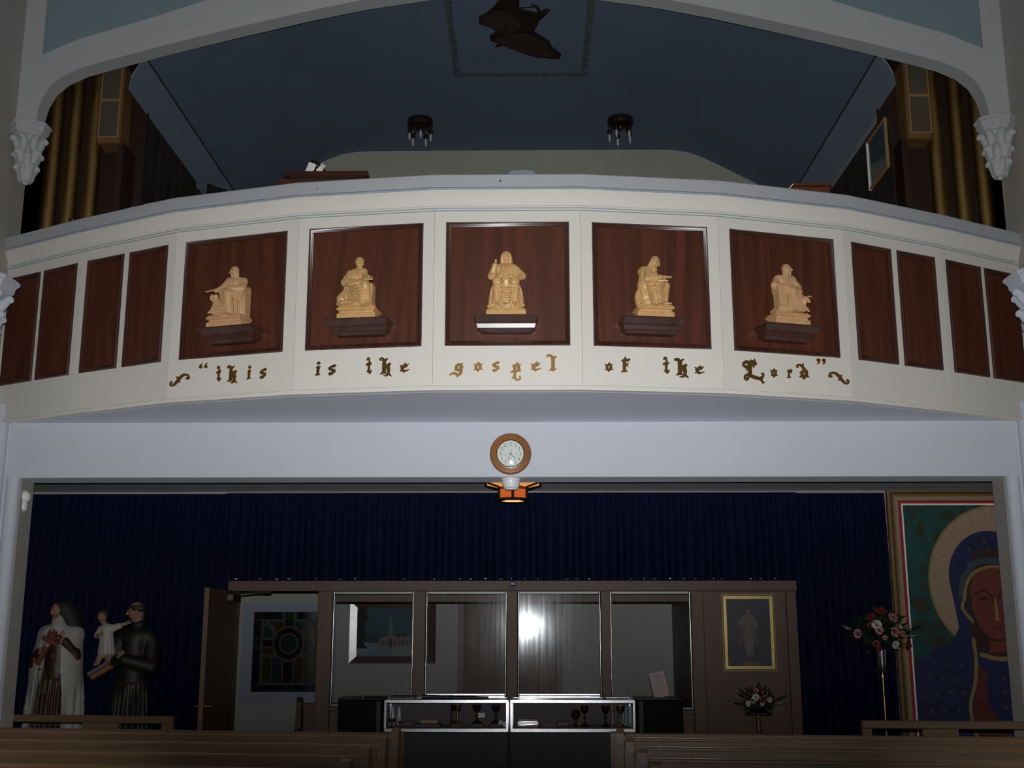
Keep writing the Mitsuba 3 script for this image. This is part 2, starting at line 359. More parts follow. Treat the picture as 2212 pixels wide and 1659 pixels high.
cv = [(.004, 4.914)] + [(.004 + .060 * s ** 1.7, 4.914 + .106 * s) for s in np.linspace(.1, 1, 9)]
part(bal, 'cove', sweep(cv + [(.064, 5.026), (-.02, 5.026), (-.02, 4.914)], VERT, OUT), 'plaster_cream', 30)
part(bal, 'cap_lip', sweep([(.0, 5.024), (.070, 5.024), (.074, 5.028), (.074, 5.036), (.070, 5.040), (0, 5.040)], VERT, OUT), 'paint_cap', 30)
part(bal, 'cap_rail', sweep([(-.26, 5.043), (.074, 5.043), (.078, 5.047), (.078, 5.140), (.070, 5.150), (-.26, 5.150)], VERT, OUT), 'paint_palebar', 30)
part(bal, 'back_board', sweep([(-.16, 4.05), (-.20, 4.05), (-.20, 5.04), (-.16, 5.04)], VERT, OUT), 'panel_dark')
# chipped paint on the cap rail
for k, u, z, w in ((4, -.055, 5.092, .010), (4, -.060, 5.089, .006), (3, -.39, 5.085, .006)):
    part(bal, 'paint_chip', on(k, B(u - w / 2, u + w / 2, -.0795, -.0775, z - .006, z + .006)), 'ink')
def frame_mould(x0, x1, z0, z1, w=.038):
    pr = [(0, 0.0), (.004, -.013), (.014, -.020), (.022, -.013), (.030, -.009), (w, -.004), (w, .012), (0, .012)]
    ms = []
    ring = lambda o, y: [(x0 + o, y, z0 + o), (x1 - o, y, z0 + o), (x1 - o, y, z1 - o), (x0 + o, y, z1 - o)]
    v = np.array([ring(o, y) for o, y in pr]).reshape(-1, 3); n = len(pr); f = []
    for i in range(n):
        j = (i + 1) % n
        for q in range(4):
            r = (q + 1) % 4
            f += [(i * 4 + q, i * 4 + r, j * 4 + r), (i * 4 + q, j * 4 + r, j * 4 + q)]
    return trimesh.Trimesh(v, f, process=False)
SHELF = {2: .047, 3: -.006, 4: -.009, 5: -.028, 6: -.036}
words = {0: 'narrow', 1: 'narrow'}
for k in range(9):
    for a_, b_ in panel_boxes(k):
        pn = part(bal, 'wood_panel', on(k, B(a_ + .001, b_ - .001, .012, .045, PAN0 + .001, PAN1 - .001)), 'oak_panel')
        part(pn, 'moulding', on(k, frame_mould(a_ + .001, b_ - .001, PAN0 + .001, PAN1 - .001)), 'oak_frame', 40)
        if k in SHELF:
            c0 = SHELF[k]
            def layer(w, y, z): return [(c0 - w, -y, z), (c0 + w, -y, z), (c0 + w, .012, z), (c0 - w, .012, z)]
            prof_s = [(.246, .205, 3.967), (.246, .205, 3.957), (.240, .192, 3.951), (.230, .150, 3.933), (.226, .124, 3.921), (.226, .118, 3.918), (.219, .1108, 3.887), (.208, .098, 3.884), (.200, .075, 3.876), (.190, .066, 3.868), (.184, .050, 3.862)]
            v = np.array([layer(*q) for q in prof_s]).reshape(-1, 3); f = []; n = len(prof_s)
            for i in range(n - 1):
                for q in range(4):
                    r = (q + 1) % 4; f += [(i * 4 + q, (i + 1) * 4 + q, (i + 1) * 4 + r), (i * 4 + q, (i + 1) * 4 + r, i * 4 + r)]
            f += [(0, 1, 2), (0, 2, 3), (n * 4 - 4, n * 4 - 2, n * 4 - 3), (n * 4 - 4, n * 4 - 1, n * 4 - 2)]
            part(pn, 'shelf', on(k, trimesh.Trimesh(v, f, process=False)), 'oak_frame', 25)
# ---------------------------------------------------------------- blackletter made with a broad pen
def spl(pts, n=10):
    p = np.array(pts, float); p = np.vstack([2 * p[0] - p[1], p, 2 * p[-1] - p[-2]]); o = []
    for i in range(1, len(p) - 2):
        for t in np.linspace(0, 1, n, endpoint=False):
            a, b, c, d = p[i - 1], p[i], p[i + 1], p[i + 2]
            o.append(.5 * (2 * b + (c - a) * t + (2 * a - 5 * b + 4 * c - d) * t * t + (3 * b - 3 * c + d - a) * t ** 3))
    return np.array(o + [p[-2]])
def pen(pts, w=.30, ang=45, thin=.035):
    a = math.radians(ang); nb = np.array([math.cos(a), math.sin(a)]) * w / 2; g = []
    for p, q in zip(pts[:-1], pts[1:]):
        p, q = np.array(p), np.array(q)
        g.append(shapely.MultiPoint([p - nb, p + nb, q - nb, q + nb]).convex_hull.buffer(thin, join_style=2))
    return unary_union(g)
def vs(pts, w):
    pts = np.array(pts, float); w = np.interp(np.linspace(0, 1, len(pts)), np.linspace(0, 1, len(w)), w) / 2; g = []
    for i in range(len(pts) - 1):
        g.append(unary_union([Point(pts[i]).buffer(w[i], 6), Point(pts[i + 1]).buffer(w[i + 1], 6)]).convex_hull)
    return unary_union(g)
def tri(*p): return Polygon(p)
def glyph(ch):
    if ch == 'o':
        return unary_union([pen([(.12, .72), (.12, .28)], .22), pen([(.12, .28), (.40, .06)], .2), pen([(.56, .72), (.56, .28)], .22), pen([(.28, .95), (.56, .72)], .2),
                            pen([(.12, .72), (.30, .92)], .12), pen([(.56, .28), (.40, .08)], .12), tri((-.12, .90), (.10, .80), (.06, .62)), tri((.80, .92), (.58, .86), (.60, .66)), tri((-.12, .12), (.08, .36), (.16, .16)), tri((.82, .14), (.60, .36), (.54, .16)), tri((.34, -.10), (.26, .12), (.48, .12)), tri((.34, 1.12), (.24, .90), (.44, .92))])
    if ch == 'i':
        return unary_union([pen([(.2, .80), (.2, .16)], .24), tri((-.02, .82), (.16, 1.0), (.36, .70)), tri((.44, .96), (.2, .86), (.34, .62)), tri((-.06, .0), (.16, .26), (.26, .05)), tri((.44, .06), (.22, .26), (.18, .02)),
                            Polygon([(.06, 1.30), (.26, 1.52), (.46, 1.34), (.24, 1.16)])])
    if ch == 's':
        return unary_union([pen([(.18, .82), (.20, .62), (.52, .40), (.52, .16)], .20, 40), pen([(.16, .84), (.42, .98)], .14), vs([(.36, .92), (.55, .90), (.74, 1.02)], [.12, .14, .03]), pen([(.52, .16), (.30, .03)], .16),
                            vs([(.36, .08), (.18, .12), (.0, .02)], [.12, .15, .03]), tri((.34, -.10), (.26, .10), (.50, .10))])
    if ch == 'e':
        return unary_union([pen([(.12, .72), (.12, .28)], .22), pen([(.12, .28), (.38, .05)], .2), vs(spl([(.36, .08), (.58, .14), (.86, .30)], 6), [.14, .13, .03]), pen([(.12, .72), (.34, .96)], .16), pen([(.34, .96), (.56, .78)], .18),
                            vs([(.60, .76), (.22, .46)], [.16, .09]), tri((-.10, .88), (.10, .80), (.06, .62)), tri((-.10, .10), (.08, .34), (.18, .16)), tri((.80, 1.0), (.56, .92), (.62, .70)), tri((.34, -.10), (.26, .12), (.48, .10))])
    if ch == 't':
        return unary_union([pen([(.24, 1.05), (.24, .24)], .20), vs(spl([(.24, .95), (.30, 1.30), (.22, 1.55), (.04, 1.52), (.02, 1.40)], 8), [.18, .10, .09, .08, .07]), Point(.04, 1.40).buffer(.06),
                            pen([(-.02, .93), (.42, .93)], .13, 60), tri((.50, 1.08), (.28, .98), (.34, .84)), pen([(.24, .24), (.40, .06)], .16), vs([(.36, .06), (.46, .12), (.56, .30)], [.12, .10, .03]), tri((.34, -.08), (.22, .14), (.46, .10)), tri((.0, .20), (.18, .36), (.20, .14))])
    if ch == 'h':
        return unary_union([pen([(.30, 1.35), (.30, .18)], .24), vs(spl([(.30, 1.30), (.20, 1.60), (.04, 1.66), (-.06, 1.56), (.0, 1.46)], 8), [.24, .13, .10, .08, .07]), vs([(.32, 1.30), (.44, 1.46), (.60, 1.62)], [.16, .10, .03]),
                            tri((.02, -.02), (.22, .32), (.34, .06)), tri((.52, .0), (.34, .24), (.26, .06)), pen([(.34, .78), (.60, .96)], .12), pen([(.62, .84), (.70, .30)], .20), tri((.86, 1.0), (.62, .96), (.68, .72)),
                            vs(spl([(.70, .36), (.66, .04), (.50, -.20), (.30, -.16)], 8), [.18, .13, .10, .03]), vs([(.66, .08), (.80, -.14), (.92, -.26)], [.13, .10, .02])])
    if ch == 'g':
        return unary_union([pen([(.30, .72), (.30, .32)], .2), pen([(.30, .32), (.50, .14)], .16), pen([(.32, .80), (.72, .86)], .16, 60), pen([(.70, .84), (.72, .10)], .20), tri((.92, .58), (.74, .76), (.74, .46)), tri((.14, .22), (.26, .44), (.38, .26)), tri((.60, 1.0), (.36, .90), (.66, .80)),
                            vs(spl([(.72, .16), (.66, -.22), (.42, -.48)], 8), [.22, .20, .16]), vs(spl([(.44, -.46), (.22, -.22), (-.04, -.22), (-.30, -.42)], 8), [.18, .20, .16, .03]), tri((.38, -.66), (.30, -.40), (.54, -.38))])
    if ch == 'p':
        return unary_union([pen([(.34, .80), (.34, -.30)], .2), pen([(.34, .80), (.52, .98)], .14), pen([(.50, .96), (.74, .78)], .18), pen([(.74, .78), (.72, .34)], .20), pen([(.72, .34), (.50, .12)], .16), tri((.96, .96), (.72, .90), (.78, .70)), tri((.96, .22), (.76, .40), (.66, .18)),
                            tri((-.10, .12), (.26, .36), (.34, .12)), tri((.10, .84), (.28, .96), (.34, .70)), tri((.54, 1.12), (.44, .94), (.62, .92)), vs(spl([(.34, -.25), (.38, -.58), (.62, -.72), (.86, -.64), (.92, -.42), (.84, -.40)], 8), [.20, .16, .13, .12, .09, .05]), vs([(.30, -.30), (.16, -.48), (.04, -.58)], [.16, .10, .03])])
    if ch == 'l':
        return unary_union([pen([(.52, 1.30), (.52, .18)], .24), vs(spl([(.52, 1.30), (.34, 1.56), (.12, 1.62), (.0, 1.46)], 8), [.22, .15, .13, .05]), vs([(.54, 1.22), (.68, 1.40), (.84, 1.46)], [.16, .12, .03]), tri((.22, .0), (.42, .30), (.54, .06)), tri((.80, .08), (.54, .28), (.52, .04)), tri((.54, -.10), (.40, .12), (.68, .12))])
    if ch == 'f':
        return unary_union([pen([(.28, 1.25), (.28, .18)], .24), pen([(.30, 1.26), (.56, 1.30)], .18), vs([(.50, 1.28), (.64, 1.26), (.84, 1.40)], [.18, .16, .03]), tri((.38, 1.62), (.20, 1.34), (.50, 1.36)), tri((.0, 1.26), (.20, 1.34), (.24, 1.10)), vs([(.30, .82), (.48, .80), (.66, .94)], [.14, .12, .03]), tri((.62, .62), (.36, .84), (.48, .90)),
                            tri((.0, .0), (.20, .30), (.32, .04)), tri((.54, .06), (.30, .26), (.28, .02))])
    if ch == 'r':
        return unary_union([pen([(.24, .80), (.24, .16)], .22), tri((.0, .80), (.18, 1.0), (.36, .70)), pen([(.30, .78), (.48, .94)], .12), pen([(.48, .94), (.60, .80)], .2), tri((.80, .90), (.58, .92), (.60, .66)), tri((-.04, .0), (.18, .28), (.30, .04)), tri((.50, .08), (.26, .26), (.22, .02))])
    if ch == 'd':
        return unary_union([pen([(.44, .72), (.44, .28)], .22), pen([(.44, .28), (.70, .06)], .2), pen([(.88, .66), (.86, .28)], .22), pen([(.86, .28), (.70, .08)], .12), pen([(.44, .72), (.60, .86)], .12), vs(spl([(.88, .62), (.66, 1.05), (.34, 1.42), (.06, 1.42), (-.04, 1.22), (.08, 1.16)], 8), [.24, .22, .16, .11, .09, .06]),
                            vs([(.44, 1.34), (.58, 1.44), (.62, 1.62)], [.12, .09, .02]), tri((.20, .12), (.40, .36), (.50, .16)), tri((1.12, .16), (.90, .34), (.84, .14)), tri((.66, -.10), (.56, .12), (.80, .12))])
    if ch == 'L':
        return unary_union([pen([(.62, 1.70), (.62, .42)], .34), vs(spl([(.62, 1.62), (.36, 1.72), (.10, 1.60), (.02, 1.38), (.14, 1.26), (.24, 1.36)], 8), [.20, .22, .16, .11, .09, .07]), vs(spl([(.60, 1.66), (.92, 1.76), (1.18, 1.66), (1.24, 1.52)], 8), [.22, .24, .16, .06]), tri((1.12, 2.0), (.96, 1.70), (1.20, 1.72)),
                            vs([(.88, 1.64), (1.02, 1.40), (1.0, 1.24)], [.16, .12, .03]), vs([(.66, 1.20), (.36, 1.26), (.20, 1.16)], [.18, .12, .03]), vs([(.66, 1.02), (.40, 1.06), (.26, .96)], [.18, .10, .03]),
                            vs(spl([(.64, .50), (.40, .52), (.16, .40), (.12, .16), (.30, .04), (.44, .16), (.34, .26)], 8), [.24, .18, .13, .11, .09, .07, .05]), vs(spl([(.56, .50), (1.0, .34), (1.50, .24), (1.84, .42), (1.90, .70), (1.76, .72)], 8), [.22, .26, .24, .14, .09, .06]), vs([(1.46, .26), (1.72, .10), (1.82, -.14), (1.92, -.10)], [.20, .14, .09, .06])])
    if ch in ('open_q', 'close_q'):
        c = lambda x: unary_union([Point(x, .3).buffer(.22), vs(spl([(x + .1, .36), (x + .06, -.02), (x - .16, -.30)], 6), [.26, .18, .03])])
        g = unary_union([c(.3), c(1.05)])
        return g if ch == 'close_q' else affinity.rotate(g, 180)
    g = unary_union([vs(spl([(.16, .34), (.06, .16), (.20, .0), (.44, .06), (.74, .40), (1.02, .78), (1.36, 1.0), (1.72, .92), (1.84, .66), (1.70, .56), (1.62, .66)], 8), [.05, .09, .10, .16, .22, .22, .16, .12, .10, .08, .05]), Point(.16, .32).buffer(.09), Point(1.66, .64).buffer(.08), tri((.66, .84), (.80, .50), (.96, .74)), tri((.98, .28), (.78, .36), (.94, .60))])
    return g if ch == 'flour_a' else affinity.scale(g, -1, 1)
LETTERS = [('flour_a', 2, -.446, .189, 3.553, .102), ('open_q', 2, -.234, .079, 3.686, .042), ('t', 2, -.091, .050, 3.563, .135), ('h', 2, .031, .098, 3.543, .153), ('i', 2, .182, .043, 3.564, .121), ('s', 2, .307, .066, 3.563, .090),
    ('i', 3, -.354, .047, 3.562, .122), ('s', 3, -.240, .071, 3.563, .091), ('t', 3, .054, .052, 3.559, .140), ('h', 3, .187, .103, 3.540, .154), ('e', 3, .337, .079, 3.562, .085),
    ('g', 4, -.390, .116, 3.517, .121), ('o', 4, -.224, .078, 3.563, .083), ('s', 4, -.089, .064, 3.561, .090), ('p', 4, .063, .092, 3.494, .149), ('e', 4, .217, .083, 3.563, .084), ('l', 4, .341, .085, 3.562, .141),
    ('o', 5, -.351, .074, 3.565, .081), ('f', 5, -.221, .080, 3.563, .132), ('t', 5, .097, .059, 3.559, .142), ('h', 5, .219, .114, 3.535, .160), ('e', 5, .362, .085, 3.563, .078),
    ('L', 6, -.314, .188, 3.518, .202), ('o', 6, -.134, .071, 3.570, .080), ('r', 6, .003, .057, 3.572, .085), ('d', 6, .121, .119, 3.571, .137), ('close_q', 6, .289, .083, 3.705, .050), ('flour_b', 6, .440, .189, 3.555, .099)]
SAY = {'flour_a': 'scroll flourish before the inscription', 'flour_b': 'scroll flourish after the inscription', 'open_q': 'opening quotation mark', 'close_q': 'closing quotation mark'}
for ch, k, u, w, z, h in LETTERS:
    g = glyph(ch).buffer(.045, join_style=2, mitre_limit=2.5).simplify(.006); x0, z0, x1, z1 = g.bounds
    g = affinity.affine_transform(g, [w / (x1 - x0), 0, 0, h / (z1 - z0), u - w / 2 - x0 * w / (x1 - x0), z - z0 * h / (z1 - z0)])
    part(bal, 'letter' if len(ch) == 1 else 'flourish' if ch[0] == 'f' else 'quotation_mark', on(k, extr(g, -.009, -.0005)), 'brass_letter', label=SAY.get(ch, f'raised brass blackletter {ch}'))
# ================================================================ carved figures: signed distances on a grid, surface nets
class Clay:
    def __init__(s, lo, hi, h):
        s.lo, s.h = np.array(lo, float), h
        s.n = np.ceil((np.array(hi) - s.lo) / h).astype(int) + 1
        s.ax = [s.lo[i] + np.arange(s.n[i]) * h for i in range(3)]
        s.D = np.full(s.n, .08, np.float32)
    def _at(s, lo, hi, f, k, sub=False, pad=.03):
        i0 = np.clip(np.floor((np.array(lo) - pad - s.lo) / s.h).astype(int), 0, s.n - 1)
        i1 = np.clip(np.ceil((np.array(hi) + pad - s.lo) / s.h).astype(int) + 1, 1, s.n)
        if np.any(i1 <= i0): return
        sl = tuple(slice(a, b) for a, b in zip(i0, i1))
        X, Y, Z = np.meshgrid(*[s.ax[i][sl[i]] for i in range(3)], indexing='ij')
        d = f(X, Y, Z); o = s.D[sl]
        if sub:
            d = -d; q = np.clip(.5 - .5 * (o - d) / k, 0, 1); s.D[sl] = o * (1 - q) + d * q + k * q * (1 - q)
        else:
            q = np.clip(.5 + .5 * (o - d) / k, 0, 1); s.D[sl] = o * (1 - q) + d * q - k * q * (1 - q)
    def cap(s, a, b, ra, rb=None, k=.008, sub=False):
        rb = ra if rb is None else rb; a, b = np.array(a, float), np.array(b, float); ab = b - a; L = ab @ ab + 1e-12
        def f(X, Y, Z):
            t = np.clip(((X - a[0]) * ab[0] + (Y - a[1]) * ab[1] + (Z - a[2]) * ab[2]) / L, 0, 1)
            return np.sqrt((X - a[0] - t * ab[0]) ** 2 + (Y - a[1] - t * ab[1]) ** 2 + (Z - a[2] - t * ab[2]) ** 2) - (ra + (rb - ra) * t)
        r = max(ra, rb); s._at(np.minimum(a, b) - r, np.maximum(a, b) + r, f, k, sub)
    def ell(s, c, r, k=.008, rz=0.0, ry=0.0, sub=False):
        c, r = np.array(c, float), np.array(r, float); R = max(r); cz, sz, cy, sy = math.cos(rz), math.sin(rz), math.cos(ry), math.sin(ry)
        def f(X, Y, Z):
            x, y, z = X - c[0], Y - c[1], Z - c[2]
            x, y = cz * x + sz * y, -sz * x + cz * y
            x, z = cy * x - sy * z, sy * x + cy * z
            q = np.sqrt((x / r[0]) ** 2 + (y / r[1]) ** 2 + (z / r[2]) ** 2)
            g = np.sqrt((x / r[0] ** 2) ** 2 + (y / r[1] ** 2) ** 2 + (z / r[2] ** 2) ** 2) + 1e-9
            return q * (q - 1) / g
        s._at(c - R, c + R, f, k, sub)
    def box(s, c, hs, rd=.004, k=.004, rz=0.0, sub=False):
        c, hs = np.array(c, float), np.array(hs, float); R = np.linalg.norm(hs); cz, sz = math.cos(rz), math.sin(rz)
        def f(X, Y, Z):
            x, y, z = X - c[0], Y - c[1], Z - c[2]
            x, y = cz * x + sz * y, -sz * x + cz * y
            q = [np.abs(v) - w + rd for v, w in zip((x, y, z), hs)]
            return np.sqrt(sum(np.maximum(v, 0) ** 2 for v in q)) + np.minimum(np.maximum(np.maximum(q[0], q[1]), q[2]), 0) - rd
        s._at(c - R, c + R, f, k, sub)
    def rope(s, pts, r, k=.005, sub=False, n=5):
        p = np.array(pts, float)
        if len(p) > 2:
            q = np.vstack([2 * p[0] - p[1], p, 2 * p[-1] - p[-2]]); o = []
            for i in range(1, len(q) - 2):
                for t in np.linspace(0, 1, n, endpoint=False):
                    a, b, c, d = q[i - 1], q[i], q[i + 1], q[i + 2]
                    o.append(.5 * (2 * b + (c - a) * t + (2 * a - 5 * b + 4 * c - d) * t * t + (3 * b - 3 * c + d - a) * t ** 3))
            p = np.array(o + [p[-1]])
        w = np.interp(np.linspace(0, 1, len(p)), np.linspace(0, 1, 2 if np.isscalar(r) else len(r)), [r, r] if np.isscalar(r) else r)
        for i in range(len(p) - 1): s.cap(p[i], p[i + 1], w[i], w[i + 1], k, sub)
    def head(s, c, R, yaw, pitch=0.0, hair='long', beard=.0, k=.004):
        """yaw: 0 faces the viewer (-y), positive turns the face to +x."""
        fwd = np.array([math.sin(yaw) * math.cos(pitch), -math.cos(yaw) * math.cos(pitch), math.sin(pitch)]); rt = np.array([math.cos(yaw), math.sin(yaw), 0]); up = np.cross(rt, fwd); up = up if up[2] > 0 else -up
        c = np.array(c, float); P = lambda a, b, d: c + (rt * a + fwd * b + up * d) * R
        s.ell(c, (R * .80, R * .92, R * 1.12), k, yaw); s.cap(P(0, .22, -.35), P(0, .30, -.85), R * .56, R * .34, R * .25)
        s.cap(P(0, .86, .22), P(0, 1.10, -.22), R * .09, R * .17, R * .1)
        for a in (-1, 1):
            s.cap(P(a * .38, .82, .06), P(a * .30, .84, .06), R * .15, R * .15, R * .08, sub=True)
            s.cap(P(a * .12, .88, .26), P(a * .52, .70, .24), R * .09, R * .07, R * .08)
            s.ell(P(a * .40, .62, -.25), (R * .22,) * 3, R * .15); s.ell(P(a * .80, 0, -.05), (R * .12, R * .2, R * .26), R * .05, yaw)
        s.cap(P(-.2, .84, -.50), P(.2, .84, -.50), R * .08, R * .08, R * .08); s.cap(P(-.22, .92, -.42), P(.22, .92, -.42), R * .035, R * .035, R * .04, sub=True)
        if beard:
            s.cap(P(0, .55, -.72), P(0, .55, -.9 - beard), R * .42, R * .16, R * .2)
            for a in (-1, 1): s.cap(P(a * .55, .35, -.4), P(a * .18, .55, -.95), R * .26, R * .2, R * .15)
        if hair == 'long':
            s.ell(P(0, -.16, .22), (R * .98, R * .95, R * 1.02), k, yaw)
            for a in (-1, 1):
                for q, (b, w) in enumerate(((.20, .30), (-.15, .34), (-.5, .36))):
                    s.rope([P(a * .72, b + .1, .45), P(a * .92, b, -.3), P(a * (.86 + .1 * q), b - .05, -1.0), P(a * (.75 + .2 * q), b - .1, -1.75)], [R * w * .8, R * w, R * w, R * w * .6], R * .08)
        elif hair == 'short':
            s.ell(P(0, -.18, .26), (R * .94, R * .92, R * .98), k, yaw)
            for a in np.linspace(-1, 1, 7): s.cap(P(a * .8, -.1, .5), P(a * .6, -.7, -.2), R * .14, R * .18, R * .06)
    def hand(s, w, d, up, R, curl=.5, k=.003):
        """A hand at wrist w, pointing along d, back of the hand towards up; five fingers of unequal length."""
        d = np.array(d, float); d /= np.linalg.norm(d); up = np.array(up, float); up -= d * (d @ up); up /= np.linalg.norm(up); rt = np.cross(d, up); w = np.array(w, float)
        P = lambda a, b, c: w + (d * a + rt * b + up * c) * R
        s.cap(P(0, 0, 0), P(.9, 0, 0), R * .34, R * .42, k)
        for i, (b, L) in enumerate(((-.42, .82), (-.14, .98), (.14, .92), (.42, .68))):
            s.rope([P(.85, b, 0), P(.85 + L * .5, b * 1.1, -.18 * curl), P(.85 + L * (1 - .25 * curl), b * 1.15, -.75 * curl)], [R * .16, R * .15, R * .12], k * .6, n=3)
        s.rope([P(.25, -.40, 0), P(.70, -.78, -.12), P(1.02, -.80, -.3)], [R * .19, R * .17, R * .13], k * .6, n=3)
    def mesh(s, smooth_it=0):
        D = s.D; n = s.n; ins = D < 0
        c = np.zeros(n - 1, int)
        for a, b, e in np.ndindex(2, 2, 2): c += ins[a:n[0] - 1 + a, b:n[1] - 1 + b, e:n[2] - 1 + e]
        act = (c > 0) & (c < 8); idx = -np.ones(n - 1, int); I = np.argwhere(act); idx[act] = np.arange(len(I))
        acc, cnt = np.zeros((len(I), 3)), np.zeros(len(I))
        corners = list(np.ndindex(2, 2, 2))
        for a in corners:
            for ax in range(3):
                if a[ax]: continue
                b = list(a); b[ax] = 1
                da = D[I[:, 0] + a[0], I[:, 1] + a[1], I[:, 2] + a[2]]; db = D[I[:, 0] + b[0], I[:, 1] + b[1], I[:, 2] + b[2]]
                m = (da < 0) != (db < 0); t = np.where(m, da / np.where(m, da - db, 1), 0)
                p = np.array(a, float)[None] + np.eye(3)[ax][None] * t[:, None]; acc[m] += p[m]; cnt[m] += 1
        V = s.lo + (I + acc / cnt[:, None]) * s.h; F = []
        for ax in range(3):
            u, v = (ax + 1) % 3, (ax + 2) % 3
            sl0 = [slice(1, None)] * 3; sl0[ax] = slice(0, -1); sl1 = [slice(1, None)] * 3; sl1[ax] = slice(1, None)
            A, Bq = ins[tuple(sl0)], ins[tuple(sl1)]
            E = np.argwhere(A != Bq)
            if not len(E): continue
            E[:, u] += 1; E[:, v] += 1
            ok = (E[:, u] < n[u] - 1) & (E[:, v] < n[v] - 1) & (E[:, ax] < n[ax] - 1); E = E[ok]
            g = lambda du, dv: idx[tuple(E[:, q] - (du if q == u else dv if q == v else 0) for q in range(3))]
            q = np.stack([g(1, 1), g(0, 1), g(0, 0), g(1, 0)], 1)
            fl = ~ins[tuple(E[:, i] for i in range(3))]
            q[fl] = q[fl][:, ::-1]; q = q[(q >= 0).all(1)]; F.append(q)
        F = np.vstack(F); m = trimesh.Trimesh(V, np.vstack([F[:, [0, 1, 2]], F[:, [0, 2, 3]]]), process=False)
        if smooth_it: trimesh.smoothing.filter_taubin(m, lamb=.5, nu=.52, iterations=smooth_it)
        return m
def plinth(w, d, mound=False):
    ms = [B(-w, w, -d, d, 0, .041, .003)]
    if not mound:
        pr = [(w - .012, .041), (w - .012, .052), (w - .020, .054), (w - .016, .064), (w - .004, .068), (w + .002, .076), (w, .086), (w - .010, .092), (w - .012, .100), (w - .020, .104)]
        v = np.array([[(-a, -d - (a - w), z), (a, -d - (a - w), z), (a, d, z), (-a, d, z)] for a, z in pr]).reshape(-1, 3); f = []
        for i in range(len(pr) - 1):
            for q in range(4):
                r = (q + 1) % 4; f += [(i * 4 + q, i * 4 + r, i * 4 + 4 + r), (i * 4 + q, i * 4 + 4 + r, i * 4 + 4 + q)]
        e = len(pr) * 4 - 4; f += [(e, e + 1, e + 2), (e, e + 2, e + 3)]
        ms.append(trimesh.Trimesh(v, f, process=False))
    return cat(ms)
def book(c, w, h, t, rx, rz=0.0, open_=False):
    if open_:
        b = cat(hexa([(0, 0, 0), (0, h, 0), (w, h, .012), (w, 0, .012), (0, 0, t), (0, h, t), (w, h, t + .010), (w, 0, t + .010)]), hexa([(0, 0, 0), (0, h, 0), (-w, h, .012), (-w, 0, .012), (0, 0, t), (0, h, t), (-w, h, t + .010), (-w, 0, t + .010)]))
        b.apply_translation((0, -h / 2, 0))
    else:
        b = cat(B(-w / 2, w / 2, -h / 2, h / 2, 0, t * .2, .001), B(-w / 2, w / 2, -h / 2, h / 2, t * .8, t, .001), B(-w / 2 + .003, w / 2 - .003, -h / 2 + .003, h / 2 - .003, t * .15, t * .85))
    return move(b, c, rz=rz, rx=rx)
HG = .0038
def fig_teacher():
    C = Clay((-.18, -.16, .03), (.18, .12, .56), HG)
    C.ell((0, .0, .06), (.150, .105, .045), .01); C.ell((0, .02, .14), (.140, .085, .12), .02); C.ell((0, .03, .24), (.105, .07, .11), .02)   # rock and throne
    for a in (-1, 1):
        C.cap((a * .045, .01, .285), (a * .066, -.085, .272), .040, .036, .012); C.cap((a * .066, -.088, .268), (a * .068, -.075, .095), .036, .034, .012)
        C.ell((a * .062, -.105, .085), (.018, .036, .013), .004)
    C.cap((0, .0, .29), (0, .0, .37), .058, .060, .02); C.cap((-.048, 0, .398), (.048, 0, .398), .034, .034, .018); C.cap((0, 0, .41), (0, -.005, .452), .022, .02, .01)
    C.head((0, -.012, .488), .036, .0, -.05, 'long', .35)
    C.cap((-.070, 0, .395), (-.112, -.02, .325), .028, .030, .01); C.cap((-.112, -.025, .325), (-.085, -.055, .405), .030, .021, .008); C.hand((-.082, -.060, .425), (.08, -.1, 1), (0, 1, .1), .014, .25)
    C.cap((.070, 0, .392), (.122, -.01, .330), .029, .032, .01); C.cap((.122, -.015, .325), (.085, -.060, .298), .030, .022, .008); C.hand((.085, -.062, .300), (-1, -.25, .25), (0, -.6, -.8), .014, .4)
    for i, z in enumerate(np.linspace(.255, .115, 6)):       # catenary folds between the knees
        sag = .035 + .012 * i; w = .064 - .003 * i
        C.rope([(-w, -.120, z), (-w * .5, -.104, z - sag * .75), (.012, -.096, z - sag), (w * .55, -.104, z - sag * .7), (w, -.120, z + .004)], .0065, .006)
    for a in (-1, 1):
        for j, x in enumerate((.058, .078, .098, .116)):
            C.rope([(a * (.05 + j * .012), -.115 + j * .02, .29 - j * .006), (a * x * 1.0, -.105 + j * .028, .20), (a * (x + .01), -.10 + j * .03, .09)], [.005, .008, .007], .006)
    for x in (-.04, -.022, -.002, .018): C.rope([(x * 1.1, -.052, .40), (x, -.062, .35), (x * .8, -.055, .305)], .006, .006)
    for q in range(4): C.rope([(-.122 + q * .012, -.05, .345 - q * .004), (-.112 + q * .012, -.062, .325), (-.092 + q * .008, -.062, .318)], .0045, .005)
    C.rope([(-.06, -.03, .30), (-.0, -.060, .297), (.06, -.03, .30)], .009, .006)
    C.rope([(-.095, -.02, .305), (-.05, -.10, .308), (.0, -.085, .298), (.05, -.10, .306), (.09, -.02, .30)], .010, .008)
    for q in range(14):
        x = -.13 + q * .02; C.ell((x, -.10 + .0025 * abs(q - 6.5), .068 + .008 * (q % 3)), (.016, .014, .012), .006)
    return C.mesh()
